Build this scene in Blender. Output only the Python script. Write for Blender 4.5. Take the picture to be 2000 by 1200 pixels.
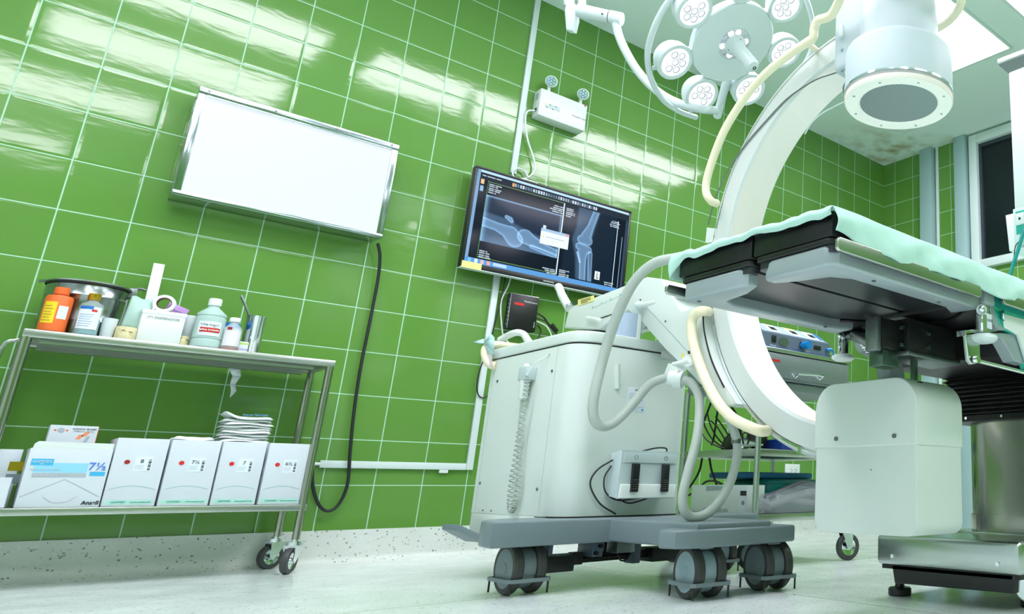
EXPOSURE = 0.44
TILE_A = (0.115, 0.285, 0.050, 1); TILE_B = (0.128, 0.305, 0.057, 1)
import bpy, bmesh, math, random
import numpy as np
from mathutils import Vector, Matrix
for _o in list(bpy.data.objects): bpy.data.objects.remove(_o)
SC = bpy.context.scene
COL = SC.collection
random.seed(7)
PI = math.pi
# ------------------------------------------------------------------ camera
RT = Vector((0.641969, -0.766727, 0.002514)); DN = Vector((0.205250, 0.168692, -0.964062)); FW = Vector((0.738748, 0.619414, 0.265666))
CAM = Vector((0.155, -4.119, 0.335)); FPX = 1480.7; CXP = 1736.8; CYP = 541.0
cd = bpy.data.cameras.new('camera'); cam = bpy.data.objects.new('camera', cd); COL.objects.link(cam)
cam.matrix_world = Matrix(((RT.x, -DN.x, -FW.x, CAM.x), (RT.y, -DN.y, -FW.y, CAM.y), (RT.z, -DN.z, -FW.z, CAM.z), (0, 0, 0, 1)))
cd.sensor_width = 36; cd.lens = FPX / 2000 * 36; cd.shift_x = (1000 - CXP) / 2000; cd.shift_y = (CYP - 600) / 2000
cd.clip_start = 0.02; cd.clip_end = 60
SC.camera = cam
SC.view_settings.view_transform = 'Standard'; SC.view_settings.look = 'None'
SC.view_settings.exposure = EXPOSURE; SC.view_settings.gamma = 1.0
try: SC.view_settings.use_curve_mapping = False
except Exception: pass
W = bpy.data.worlds.new('room_air'); SC.world = W; W.use_nodes = True
W.node_tree.nodes['Background'].inputs[0].default_value = (0.75, 0.9, 0.9, 1); W.node_tree.nodes['Background'].inputs[1].default_value = 0.3
PANEL_L = 11.0     # radiance of the ceiling troffers

def ray(px, py): return RT * ((px - CXP) / FPX) + DN * ((py - CYP) / FPX) + FW
def PX(px, py, v): r = ray(px, py); return CAM + r * ((v - CAM.x) / r.x)     # point of the photo on the plane x = v
def PY(px, py, v): r = ray(px, py); return CAM + r * ((v - CAM.y) / r.y)
def PZ(px, py, v): r = ray(px, py); return CAM + r * ((v - CAM.z) / r.z)
def PD(px, py, d): return CAM + ray(px, py) * d

# ------------------------------------------------------------------ materials
def srgb(r, g, b):
    f = lambda c: (c / 255 / 12.92) if c / 255 <= .04045 else ((c / 255 + .055) / 1.055) ** 2.4
    return (f(r), f(g), f(b), 1)
def bsdf(m): return m.node_tree.nodes['Principled BSDF']
def mat(name, col, rough=.5, metal=0., emit=0., spec=None, trans=0., alpha=1., coat=0., bump=None, ior=None, vary=0.):
    m = bpy.data.materials.new(name); m.use_nodes = True; b = bsdf(m)
    c = srgb(*col) if max(col) > 1.5 else (*col, 1)
    b.inputs['Base Color'].default_value = c; b.inputs['Roughness'].default_value = rough; b.inputs['Metallic'].default_value = metal
    if emit: b.inputs['Emission Color'].default_value = c; b.inputs['Emission Strength'].default_value = emit
    if spec is not None: b.inputs['Specular IOR Level'].default_value = spec
    if trans: b.inputs['Transmission Weight'].default_value = trans
    if ior: b.inputs['IOR'].default_value = ior
    if alpha < 1: b.inputs['Alpha'].default_value = alpha
    if coat: b.inputs['Coat Weight'].default_value = coat; b.inputs['Coat Roughness'].default_value = .08
    nt = m.node_tree
    tc = nt.nodes.new('ShaderNodeTexCoord'); ns = nt.nodes.new('ShaderNodeTexNoise')
    sc, st = bump if bump else (60, .004)
    ns.inputs['Scale'].default_value = sc; ns.inputs['Detail'].default_value = 3
    nt.links.new(tc.outputs['Object'], ns.inputs['Vector'])
    bp = nt.nodes.new('ShaderNodeBump'); bp.inputs['Strength'].default_value = st; bp.inputs['Distance'].default_value = .01
    nt.links.new(ns.outputs['Fac'], bp.inputs['Height']); nt.links.new(bp.outputs['Normal'], b.inputs['Normal'])
    if vary:
        mx = nt.nodes.new('ShaderNodeMix'); mx.data_type = 'RGBA'
        mx.inputs['A'].default_value = (c[0] * (1 - vary), c[1] * (1 - vary), c[2] * (1 - vary), 1); mx.inputs['B'].default_value = c
        n2 = nt.nodes.new('ShaderNodeTexNoise'); n2.inputs['Scale'].default_value = 9; nt.links.new(tc.outputs['Object'], n2.inputs['Vector'])
        nt.links.new(n2.outputs['Fac'], mx.inputs['Factor']); nt.links.new(mx.outputs['Result'], b.inputs['Base Color'])
    return m
def steel(name, col, rough, stretch=(1, 1, 60), metal=1.):
    m = mat(name, col, rough, metal, bump=(40, 0.)); nt = m.node_tree; b = bsdf(m)
    tc = nt.nodes.new('ShaderNodeTexCoord'); mp = nt.nodes.new('ShaderNodeMapping'); mp.inputs['Scale'].default_value = stretch
    ns = nt.nodes.new('ShaderNodeTexNoise'); ns.inputs['Scale'].default_value = 6; ns.inputs['Detail'].default_value = 2
    nt.links.new(tc.outputs['Object'], mp.inputs['Vector']); nt.links.new(mp.outputs['Vector'], ns.inputs['Vector'])
    mr = nt.nodes.new('ShaderNodeMapRange'); mr.inputs['To Min'].default_value = rough * .95; mr.inputs['To Max'].default_value = rough * 1.08
    nt.links.new(ns.outputs['Fac'], mr.inputs['Value']); nt.links.new(mr.outputs['Result'], b.inputs['Roughness'])
    return m

def tile_mat(name, axis, off):
    """square glazed tiles, 0.2 m, laid on a wall running along x (axis 0) or along y (axis 1)"""
    m = bpy.data.materials.new(name); m.use_nodes = True; nt = m.node_tree; b = bsdf(m); L = nt.links
    def nd(t, **k):
        n = nt.nodes.new(t)
        for a, v in k.items(): setattr(n, a, v)
        return n
    def mth(op, a, bb=None):
        n = nd('ShaderNodeMath', operation=op)
        for i, v in enumerate((a, bb)):
            if v is None: continue
            if isinstance(v, (int, float)): n.inputs[i].default_value = v
            else: L.new(v, n.inputs[i])
        return n.outputs[0]
    geo = nd('ShaderNodeNewGeometry'); sp = nd('ShaderNodeSeparateXYZ'); L.new(geo.outputs['Position'], sp.inputs[0])
    u = mth('DIVIDE', mth('SUBTRACT', sp.outputs[axis], off), .2); v = mth('DIVIDE', mth('SUBTRACT', sp.outputs[2], .13), .2)
    fu = mth('FRACT', u); fv = mth('FRACT', v)
    du = mth('SUBTRACT', .5, mth('ABSOLUTE', mth('SUBTRACT', fu, .5))); dv = mth('SUBTRACT', .5, mth('ABSOLUTE', mth('SUBTRACT', fv, .5)))
    dm = mth('MINIMUM', du, dv)                       # 0 on the joint, .5 in the tile's middle
    gm = nd('ShaderNodeMapRange'); gm.inputs['From Min'].default_value = .008; gm.inputs['From Max'].default_value = .0125; L.new(dm, gm.inputs['Value'])
    cu = mth('FLOOR', u); cv = mth('FLOOR', v)
    cmb = nd('ShaderNodeCombineXYZ'); L.new(cu, cmb.inputs[0]); L.new(cv, cmb.inputs[1])
    wn = nd('ShaderNodeTexWhiteNoise', noise_dimensions='3D'); L.new(cmb.outputs[0], wn.inputs['Vector'])
    sc = nd('ShaderNodeSeparateColor'); L.new(wn.outputs['Color'], sc.inputs[0])
    # a slightly cushioned tile, each tilted its own way, with a faint waviness of the glaze
    tu = mth('MULTIPLY', mth('SUBTRACT', sc.outputs[0], .5), fu); tv = mth('MULTIPLY', mth('SUBTRACT', sc.outputs[1], .5), fv)
    tilt = mth('MULTIPLY', mth('ADD', tu, tv), .0006)
    ed = nd('ShaderNodeMapRange', interpolation_type='SMOOTHSTEP'); ed.inputs['From Min'].default_value = .0; ed.inputs['From Max'].default_value = .06; L.new(dm, ed.inputs['Value'])
    edge = mth('MULTIPLY', ed.outputs[0], .0003)
    mp = nd('ShaderNodeMapping'); L.new(geo.outputs['Position'], mp.inputs['Vector']); mp.inputs['Scale'].default_value = (1, 1, 3.0)
    ns = nd('ShaderNodeTexNoise'); ns.inputs['Scale'].default_value = 7; ns.inputs['Detail'].default_value = 2; L.new(mp.outputs[0], ns.inputs['Vector'])
    h = mth('ADD', mth('ADD', tilt, edge), mth('MULTIPLY', ns.outputs['Fac'], .00045))
    bp = nd('ShaderNodeBump'); bp.inputs['Strength'].default_value = 1; bp.inputs['Distance'].default_value = 1; L.new(h, bp.inputs['Height'])
    L.new(bp.outputs['Normal'], b.inputs['Normal'])
    cr = nd('ShaderNodeMix', data_type='RGBA'); cr.inputs['A'].default_value = TILE_A; cr.inputs['B'].default_value = TILE_B
    L.new(sc.outputs[2], cr.inputs['Factor'])
    mx = nd('ShaderNodeMix', data_type='RGBA'); L.new(gm.outputs[0], mx.inputs['Factor']); mx.inputs['A'].default_value = srgb(172, 216, 190); L.new(cr.outputs['Result'], mx.inputs['B'])
    L.new(mx.outputs['Result'], b.inputs['Base Color'])
    rr = nd('ShaderNodeMapRange'); rr.inputs['To Min'].default_value = .7; rr.inputs['To Max'].default_value = .085; L.new(gm.outputs[0], rr.inputs['Value'])
    L.new(rr.outputs[0], b.inputs['Roughness']); b.inputs['Specular IOR Level'].default_value = .62
    return m

def stone_mat(name, base, dark, rough, seams=()):
    m = bpy.data.materials.new(name); m.use_nodes = True; nt = m.node_tree; b = bsdf(m); L = nt.links
    geo = nt.nodes.new('ShaderNodeNewGeometry')
    v = nt.nodes.new('ShaderNodeTexVoronoi'); v.inputs['Scale'].default_value = 170; v.inputs['Randomness'].default_value = 1
    L.new(geo.outputs['Position'], v.inputs['Vector'])
    n = nt.nodes.new('ShaderNodeTexNoise'); n.inputs['Scale'].default_value = 6; n.inputs['Detail'].default_value = 6; L.new(geo.outputs['Position'], n.inputs['Vector'])
    sc = nt.nodes.new('ShaderNodeSeparateColor'); L.new(v.outputs['Color'], sc.inputs[0])
    r = nt.nodes.new('ShaderNodeValToRGB'); r.color_ramp.elements[0].position = .0; r.color_ramp.elements[0].color = dark
    r.color_ramp.elements[1].position = .05; r.color_ramp.elements[1].color = base
    e = r.color_ramp.elements.new(.95); e.color = base; e = r.color_ramp.elements.new(1.); e.color = tuple(min(1, c * 1.12) for c in base[:3]) + (1,)
    L.new(sc.outputs[0], r.inputs[0])
    n3 = nt.nodes.new('ShaderNodeMapRange'); n3.inputs['From Min'].default_value = .3; n3.inputs['From Max'].default_value = .75; n3.inputs['To Min'].default_value = .90; n3.inputs['To Max'].default_value = 1.0; L.new(n.outputs['Fac'], n3.inputs['Value'])
    vm = nt.nodes.new('ShaderNodeVectorMath'); vm.operation = 'SCALE'; L.new(r.outputs[0], vm.inputs[0]); L.new(n3.outputs[0], vm.inputs['Scale'])
    out = vm.outputs[0]
    sp = nt.nodes.new('ShaderNodeSeparateXYZ'); L.new(geo.outputs['Position'], sp.inputs[0])
    for ax, val in seams:
        a = nt.nodes.new('ShaderNodeMath'); a.operation = 'SUBTRACT'; a.inputs[1].default_value = val; L.new(sp.outputs[ax], a.inputs[0])
        a2 = nt.nodes.new('ShaderNodeMath'); a2.operation = 'ABSOLUTE'; L.new(a.outputs[0], a2.inputs[0])
        a3 = nt.nodes.new('ShaderNodeMath'); a3.operation = 'LESS_THAN'; a3.inputs[1].default_value = .0022; L.new(a2.outputs[0], a3.inputs[0])
        mx = nt.nodes.new('ShaderNodeMix'); mx.data_type = 'RGBA'; L.new(a3.outputs[0], mx.inputs['Factor']); L.new(out, mx.inputs['A']); mx.inputs['B'].default_value = srgb(140, 140, 110)
        out = mx.outputs['Result']
    L.new(out, b.inputs['Base Color'])
    rm = nt.nodes.new('ShaderNodeMapRange'); rm.inputs['To Min'].default_value = rough * .6; rm.inputs['To Max'].default_value = rough * 1.5; L.new(n.outputs['Fac'], rm.inputs['Value']); L.new(rm.outputs[0], b.inputs['Roughness'])
    b.inputs['Specular IOR Level'].default_value = .55
    return m

def ceiling_mat():
    m = mat('painted_ceiling', (150, 190, 178), .8); nt = m.node_tree; L = nt.links; b = bsdf(m)
    geo = nt.nodes.new('ShaderNodeNewGeometry'); vm = nt.nodes.new('ShaderNodeVectorMath'); vm.operation = 'DISTANCE'; L.new(geo.outputs['Position'], vm.inputs[0]); vm.inputs[1].default_value = (4.86, -.2, 3.13)
    n = nt.nodes.new('ShaderNodeTexNoise'); n.inputs['Scale'].default_value = 7; n.inputs['Detail'].default_value = 6; L.new(geo.outputs['Position'], n.inputs['Vector'])
    mr = nt.nodes.new('ShaderNodeMapRange'); mr.inputs['From Min'].default_value = .1; mr.inputs['From Max'].default_value = .75; mr.inputs['To Min'].default_value = 1; mr.inputs['To Max'].default_value = 0; L.new(vm.outputs['Value'], mr.inputs['Value'])
    m2 = nt.nodes.new('ShaderNodeMapRange'); m2.inputs['From Min'].default_value = .45; m2.inputs['From Max'].default_value = .7; L.new(n.outputs['Fac'], m2.inputs['Value'])
    mu = nt.nodes.new('ShaderNodeMath'); mu.operation = 'MULTIPLY'; L.new(mr.outputs[0], mu.inputs[0]); L.new(m2.outputs[0], mu.inputs[1])
    mx = nt.nodes.new('ShaderNodeMix'); mx.data_type = 'RGBA'; L.new(mu.outputs[0], mx.inputs['Factor']); mx.inputs['A'].default_value = srgb(226, 244, 238); mx.inputs['B'].default_value = srgb(165, 165, 130)
    L.new(mx.outputs['Result'], b.inputs['Base Color'])
    return m


M = dict(
    tile=tile_mat('green_glazed_tile', 0, 0.0), tile_r=tile_mat('green_glazed_tile_end', 1, -.129),
    ceiling=ceiling_mat(),
    floor=stone_mat('terrazzo_floor', srgb(230, 242, 238), srgb(165, 178, 165), .17, ((1, -1.58), (0, 1.95), (1, -3.3), (1, -.1))),
    skirting=stone_mat('terrazzo_skirting', srgb(222, 230, 222), srgb(120, 122, 105), .4),
    unseen=mat('pale_wall_paint', (196, 206, 206), .6),
    trim=mat('grey_painted_trim', (160, 190, 192), .45), trimlight=mat('pale_painted_trim', (214, 230, 228), .4),
    darkglass=mat('dark_window_glass', (22, 30, 34), .12, spec=.35), darkframe=mat('dark_gasket', (50, 62, 70), .5),
    steel=steel('brushed_steel', (196, 204, 202), .26), steel_x=steel('brushed_steel_long', (186, 192, 186), .3, (1, 60, 60)),
    chrome=mat('polished_chrome', (225, 232, 234), .10, 1.), framesteel=steel('polished_frame_steel', (172, 184, 188), .16), drumsteel=steel('worn_drum_steel', (150, 158, 156), .2), darksteel=steel('dull_steel', (130, 138, 138), .4),
    colsteel=steel('column_steel', (176, 176, 166), .17, (40, 40, 1)),
    white=mat('white_enamel', (226, 236, 232), .35), carm=mat('pale_mint_enamel', (216, 228, 222), .36), carm_ring=mat('sage_ring_enamel', (204, 214, 209), .36), carm_in=mat('ivory_white_enamel', (244, 236, 228), .4),
    lampw=mat('lamp_white_enamel', (208, 222, 222), .32), cream=mat('cream_bumper', (240, 232, 200), .4),
    greybase=mat('blue_grey_base', (116, 132, 136), .38), wheelgrey=mat('grey_caster', (150, 172, 180), .4), rubber=mat('grey_black_rubber', (62, 66, 66), .5),
    rubber_l=mat('grey_rubber', (58, 60, 58), .5), black=mat('black_plastic', (22, 24, 26), .35), blackm=mat('black_metal', (38, 42, 42), .35, .4), vinyl=mat('black_vinyl', (11, 13, 15), .38, bump=(25, .1)),
    hose=mat('grey_hose', (176, 188, 180), .5), cable=mat('black_cable', (30, 36, 40), .45), whitecable=mat('white_cable', (226, 238, 234), .4),
    mattray=mat('grey_cast_tray', (160, 174, 178), .35, .25), panel=mat('dark_laminate_panel', (44, 48, 52), .33), detector=mat('detector_enamel', (184, 200, 204), .5), drawersteel=mat('satin_drawer_steel', (138, 148, 152), .42, .55), housing=mat('dark_green_steel_side', (88, 112, 100), .25, .7),
    cloth=mat('mint_cotton_sheet', (186, 228, 216), .85, bump=(9, .5)), teal=mat('teal_vinyl', (10, 128, 124), .35, bump=(18, .4)), tealcable=mat('teal_hose', (20, 150, 145), .4),
    bluevinyl=mat('blue_vinyl', (20, 110, 165), .4), navy=mat('navy_plastic', (24, 60, 140), .4),
    bag=mat('clear_plastic_film', (215, 225, 230), .12, alpha=.28, bump=(14, 1.)), greytube=mat('grey_tubing', (112, 120, 128), .4),
    esu=mat('slate_blue_case', (92, 108, 124), .4), esulight=mat('pale_blue_panel', (170, 190, 210), .4), blue=mat('bright_blue', (20, 130, 205), .35), paperwhite=mat('paper_white', (226, 236, 240), .6),
    box=mat('white_carton', (204, 215, 221), .55), boxgreen=mat('mint_print', (170, 214, 200), .6), ink=mat('dark_ink', (40, 50, 58), .6), lightink=mat('grey_ink', (130, 145, 150), .6), lightgrey=mat('light_grey_print', (165, 178, 184), .6), sky=mat('light_blue_print', (140, 208, 232), .6), skyd=mat('cyan_print', (60, 176, 220), .6), bluep=mat('blue_print', (70, 130, 215), .6),
    red=mat('red_print', (205, 40, 35), .5), darkred=mat('dark_red_dot', (150, 30, 25), .5), orange=mat('orange_plastic', (236, 110, 45), .45), orangep=mat('orange_print', (240, 150, 105), .6), yellow=mat('yellow_label', (246, 214, 30), .6), yellows=mat('pale_yellow_label', (232, 226, 140), .6),
    gold=mat('gold_cap', (205, 165, 50), .25, .9), bluelabel=mat('blue_label', (30, 115, 200), .5), tealliquid=mat('blue_green_liquid', (20, 150, 165), .15, coat=.5), redliquid=mat('red_liquid', (175, 10, 20), .15, coat=.5), pinkish=mat('frosted_label_film', (228, 226, 232), .5),
    clear=mat('clear_plastic', (215, 235, 230), .12, alpha=.38), frosted=mat('frosted_plastic', (196, 226, 220), .25, alpha=.82), purple=mat('purple_wrapper', (196, 150, 215), .5), beige=mat('elastic_bandage', (226, 218, 170), .8, bump=(90, .5)), mintpouch=mat('mint_pouch', (190, 225, 215), .35, alpha=.75), mintprint=mat('mint_inner', (120, 200, 180), .5), maroon=mat('maroon_core', (110, 60, 62), .6), brown=mat('brown_cardboard', (140, 100, 80), .7), gauze=mat('white_gauze_pack', (228, 238, 234), .7, bump=(40, .5)),
    lime=mat('lime_stripe', (190, 225, 90), .5), lilac=mat('lilac_stripe', (185, 180, 230), .5), mask=mat('paper_mask', (190, 225, 225), .8), maskpink=mat('paper_strip', (220, 205, 225), .8),
    lightglow=mat('fluorescent_diffuser', (248, 242, 255), .5, emit=PANEL_L), boxglow=mat('backlit_opal_panel', (234, 246, 255), .35, emit=.68), lampglow=mat('led_lens', (250, 250, 255), .2, emit=1.0), ledlens=mat('clear_led_optic', (200, 205, 215), .08, .3), led_small=mat('small_led_lens', (170, 205, 215), .15, .5), amber=mat('amber_indicator', (255, 205, 130), .4, emit=1.2),
    tealreflection_plate=mat('teal_reflection_and_plate', (60, 190, 170), .12, .35), grid=None, whitesticker=mat('sticker_white', (220, 232, 240), .5), bluetape=mat('blue_tint', (90, 150, 200), .5), indicator=mat('pale_grey_panel', (190, 208, 208), .5), columnbox=mat('black_bellows', (16, 17, 18), .45), darkscreen=mat('dark_display', (36, 42, 44), .25),
)
bsdf(M['boxglow']).inputs['Base Color'].default_value = (.08, .08, .08, 1); bsdf(M['lampglow']).inputs['Base Color'].default_value = (.4, .4, .42, 1)
# striped anti-scatter grid of the detector
gm_ = mat('grey_grid', (120, 132, 134), .3, .4); nt = gm_.node_tree; wv = nt.nodes.new('ShaderNodeTexWave'); wv.inputs['Scale'].default_value = 38; wv.bands_direction = 'X'
tc_ = nt.nodes.new('ShaderNodeTexCoord'); nt.links.new(tc_.outputs['Object'], wv.inputs['Vector']); mp_ = nt.nodes.new('ShaderNodeMix'); mp_.data_type = 'RGBA'; mp_.inputs['A'].default_value = srgb(92, 102, 104); mp_.inputs['B'].default_value = srgb(160, 172, 172)
nt.links.new(wv.outputs['Fac'], mp_.inputs['Factor']); nt.links.new(mp_.outputs['Result'], bsdf(gm_).inputs['Base Color']); M['grid'] = gm_

# ------------------------------------------------------------------ mesh building
class MB:
    def __init__(s): s.bm = bmesh.new()
    def _m(s, verts, mtx=None):
        if mtx is not None: bmesh.ops.transform(s.bm, matrix=mtx, verts=verts)
    def box(s, a, b, bev=0., mtx=None, seg=2):
        a = Vector(a); b = Vector(b); c = (a + b) / 2; d = Vector([max(abs(b[i] - a[i]), 1e-5) for i in range(3)])
        r = bmesh.ops.create_cube(s.bm, size=1, matrix=Matrix.Translation(c) @ Matrix.Diagonal((*d, 1))); vs = r['verts']
        if bev > 0:
            es = list({e for v in vs for e in v.link_edges})
            rb = bmesh.ops.bevel(s.bm, geom=es, offset=min(bev, min(d) * .48), segments=seg, profile=.5, affect='EDGES', clamp_overlap=True)
            vs = list({v for f in rb['faces'] for v in f.verts} | {v for v in vs if v.is_valid})
        s._m([v for v in vs if v.is_valid], mtx); return s
    def cyl(s, p0, p1, r0, r1=None, seg=28, cap=True):
        p0 = Vector(p0); p1 = Vector(p1); r1 = r0 if r1 is None else r1; d = p1 - p0
        q = Vector((0, 0, 1)).rotation_difference(d.normalized()).to_matrix().to_4x4()
        bmesh.ops.create_cone(s.bm, cap_ends=cap, segments=seg, radius1=max(r0, 1e-5), radius2=max(r1, 1e-5), depth=d.length, matrix=Matrix.Translation((p0 + p1) / 2) @ q); return s
    def lathe(s, prof, base=(0, 0, 0), axis=(0, 0, 1), seg=36, sx=1., sy=1., twist=0):
        ax = Vector(axis).normalized(); q = Vector((0, 0, 1)).rotation_difference(ax).to_matrix(); base = Vector(base); rings = []
        for r, z in prof:
            if r < 1e-6: rings.append([s.bm.verts.new(base + q @ Vector((0, 0, z)))])
            else: rings.append([s.bm.verts.new(base + q @ Vector((r * sx * math.cos(2 * PI * k / seg + twist), r * sy * math.sin(2 * PI * k / seg + twist), z))) for k in range(seg)])
        for a, b in zip(rings, rings[1:]):
            for k in range(seg):
                k2 = (k + 1) % seg
                try:
                    if len(a) == 1 and len(b) > 1: s.bm.faces.new((a[0], b[k2], b[k]))
                    elif len(b) == 1 and len(a) > 1: s.bm.faces.new((a[k], a[k2], b[0]))
                    elif len(a) > 1: s.bm.faces.new((a[k], a[k2], b[k2], b[k]))
                except ValueError: pass
        return s
    def tube(s, pts, r, seg=12, smooth=0, cap=True, closed=False):
        P = [Vector(p) for p in pts]
        if smooth: P = spline(P, smooth, closed)
        n = len(P); rr = r if callable(r) else (lambda t: r); rings = []; T0 = None
        for i in range(n):
            if closed: t = P[(i + 1) % n] - P[i - 1]
            else: t = P[min(i + 1, n - 1)] - P[max(i - 1, 0)]
            t.normalize()
            if T0 is None:
                u = t.orthogonal().normalized(); up = u
            else:
                qd = T0.rotation_difference(t); up = qd @ up; up = (up - t * up.dot(t)).normalized()
            T0 = t; w = t.cross(up); R = rr(i / (n - 1))
            rings.append([s.bm.verts.new(P[i] + (up * math.cos(2 * PI * k / seg) + w * math.sin(2 * PI * k / seg)) * R) for k in range(seg)])
        prs = list(zip(rings, rings[1:])) + ([(rings[-1], rings[0])] if closed else [])
        for a, b in prs:
            for k in range(seg): s.bm.faces.new((a[k], a[(k + 1) % seg], b[(k + 1) % seg], b[k]))
        if cap and not closed:
            s.bm.faces.new(rings[0][::-1]); s.bm.faces.new(rings[-1])
        return s
    def prism(s, poly, off, bev=0.):
        """closed polygon of 3-D points pushed along the vector off"""
        off = Vector(off); a = [s.bm.verts.new(Vector(p)) for p in poly]; b = [s.bm.verts.new(Vector(p) + off) for p in poly]; n = len(poly)
        fs = [s.bm.faces.new(a), s.bm.faces.new(b[::-1])]
        for k in range(n): fs.append(s.bm.faces.new((a[k], b[k], b[(k + 1) % n], a[(k + 1) % n])))
        bmesh.ops.recalc_face_normals(s.bm, faces=fs)
        if bev > 0:
            es = [e for f in fs[:2] for e in f.edges]
            bmesh.ops.bevel(s.bm, geom=list(set(es)), offset=bev, segments=3, profile=.5, affect='EDGES', clamp_overlap=True)
        return s
    def grid(s, fn, nu, nv):
        g = [[s.bm.verts.new(Vector(fn(i / nu, j / nv))) for j in range(nv + 1)] for i in range(nu + 1)]
        for i in range(nu):
            for j in range(nv): s.bm.faces.new((g[i][j], g[i + 1][j], g[i + 1][j + 1], g[i][j + 1]))
        return s
    def ball(s, c, r, sc=(1, 1, 1), seg=20):
        bmesh.ops.create_uvsphere(s.bm, u_segments=seg, v_segments=seg // 2, radius=1, matrix=Matrix.Translation(Vector(c)) @ Matrix.Diagonal((r * sc[0], r * sc[1], r * sc[2], 1))); return s
    def poly(s, pts):
        s.bm.faces.new([s.bm.verts.new(Vector(p)) for p in pts]); return s
def spline(P, k, closed=False):
    out = []; n = len(P); rng = n if closed else n - 1
    for i in range(rng):
        p0 = P[(i - 1) % n] if (closed or i > 0) else P[0] * 2 - P[1]; p1 = P[i]; p2 = P[(i + 1) % n]; p3 = P[(i + 2) % n] if (closed or i + 2 < n) else P[-1] * 2 - P[-2]
        for j in range(k):
            t = j / k; out.append(.5 * ((2 * p1) + (p2 - p0) * t + (2 * p0 - 5 * p1 + 4 * p2 - p3) * t * t + (3 * p1 - p0 - 3 * p2 + p3) * t ** 3))
    if not closed: out.append(P[-1].copy())
    return out
def root_of(o):
    while o.parent: o = o.parent
    return o
def obj(name, mb, m, parent=None, sharp=35, label=None, origin=None):
    bm = mb.bm; bmesh.ops.recalc_face_normals(bm, faces=bm.faces)
    org = Vector(root_of(parent).location) if parent else (Vector(origin) if origin is not None else None)
    if org is None:
        zs = [v.co for v in bm.verts]; mn = Vector([min(v[i] for v in zs) for i in range(3)]); mx = Vector([max(v[i] for v in zs) for i in range(3)]); org = Vector(((mn.x + mx.x) / 2, (mn.y + mx.y) / 2, mn.z))
    bmesh.ops.translate(bm, verts=bm.verts, vec=-org)
    me = bpy.data.meshes.new(name); bm.to_mesh(me); bm.free()
    for p in me.polygons: p.use_smooth = True
    try: me.set_sharp_from_angle(angle=math.radians(sharp))
    except Exception: pass
    ms = m if isinstance(m, (list, tuple)) else [m]
    for q in ms: me.materials.append(q)
    o = bpy.data.objects.new(name, me); COL.objects.link(o)
    if parent is not None: o.parent = parent
    else: o.location = org
    if label: o['label'] = label
    return o
def thing(name, label, cat, loc, group=None):
    o = bpy.data.objects.new(name, None); COL.objects.link(o); o.location = Vector(loc); o.empty_display_size = .1
    o['label'] = label; o['category'] = cat
    if group: o['group'] = group
    return o
def tag(o, label, cat, group=None):
    o['label'] = label; o['category'] = cat
    if group: o['group'] = group
    return o
def struct(name, mb, m, parent=None, **k):
    o = obj(name, mb, m, parent, **k)
    if parent is None: o['kind'] = 'structure'
    return o
def text(name, s, pos, xdir, ydir, size, m, parent, depth=.0004, align='CENTER', bold=0., sx=1.):
    """real lettering: a font outline turned into a mesh, standing at pos with reading direction xdir"""
    cu = bpy.data.curves.new('t', 'FONT'); cu.body = s; cu.size = size; cu.extrude = depth; cu.align_x = align; cu.align_y = 'CENTER'; cu.offset = bold
    to = bpy.data.objects.new('t', cu); COL.objects.link(to); dg = bpy.context.evaluated_depsgraph_get()
    me = bpy.data.meshes.new_from_object(to.evaluated_get(dg)); bpy.data.objects.remove(to); bpy.data.curves.remove(cu)
    x = Vector(xdir).normalized(); y = Vector(ydir); y = (y - x * y.dot(x)).normalized(); z = x.cross(y)
    org = Vector(root_of(parent).location) if parent else Vector((0, 0, 0)); p = Vector(pos) - org
    me.transform(Matrix(((x.x * sx, y.x, z.x, p.x), (x.y * sx, y.y, z.y, p.y), (x.z * sx, y.z, z.z, p.z), (0, 0, 0, 1))))
    me.materials.clear(); me.materials.append(m); me.name = name
    o = bpy.data.objects.new(name, me); COL.objects.link(o)
    if parent is not None: o.parent = parent
    return o
# ------------------------------------------------------------------ the room
H = 3.13; X0 = -2.2; X1 = 4.99; Y0 = -6.4
struct('floor', MB().box((X0 - .1, Y0 - .1, -.1), (X1 + .1, .1, 0)), M['floor'])
struct('wall_left', MB().box((X0 - .1, 0, 0), (X1 + .1, .1, H)), M['tile'])
wr = MB(); wy0, wy1, wz0, wz1 = -2.75, -1.03, 2.03, 3.04
wr.box((X1, Y0, 0), (X1 + .1, 0, wz0)); wr.box((X1, Y0, wz1), (X1 + .1, 0, H)); wr.box((X1, wy1, wz0), (X1 + .1, 0, wz1)); wr.box((X1, Y0, wz0), (X1 + .1, wy0, wz1))
struct('wall_right', wr, M['tile_r'])
struct('wall_rear', MB().box((X0 - .1, Y0 - .1, 0), (X1 + .1, Y0, H)), M['tile'])
struct('wall_far', MB().box((X0 - .1, Y0, 0), (X0, 0, H)), M['unseen'])
struct('ceiling', MB().box((X0 - .1, Y0 - .1, H), (X1 + .1, .1, H + .1)), M['ceiling'])
def cove(a, b, n, t=.014, h=.14, r=.035):
    a = Vector(a); b = Vector(b); n = Vector(n); pr = [(0, 0), (0, h), (t, h), (t, r)] + [(t + r - r * math.cos(q), r - r * math.sin(q)) for q in (PI / 8, PI / 4, 3 * PI / 8)] + [(t + r, 0)]
    return MB().prism([a + n * p + Vector((0, 0, z)) for p, z in pr], b - a)
struct('baseboard_left', cove((X0, 0, 0), (X1, 0, 0), (0, -1, 0)), M['skirting'])
struct('baseboard_right', cove((X1, 0, 0), (X1, Y0, 0), (-1, 0, 0)), M['skirting'])
def trim(name, y0, y1, d):
    m = MB(); m.box((X1 - d, y1, .0), (X1, y0, H), .003); return struct(name, m, M['trim'])
trim('trim_1', -.448, -.575, .06)
struct('trim_3', MB().box((X1 - .012, -.612, 0), (X1, -.585, H), .002), M['trimlight'])
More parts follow.
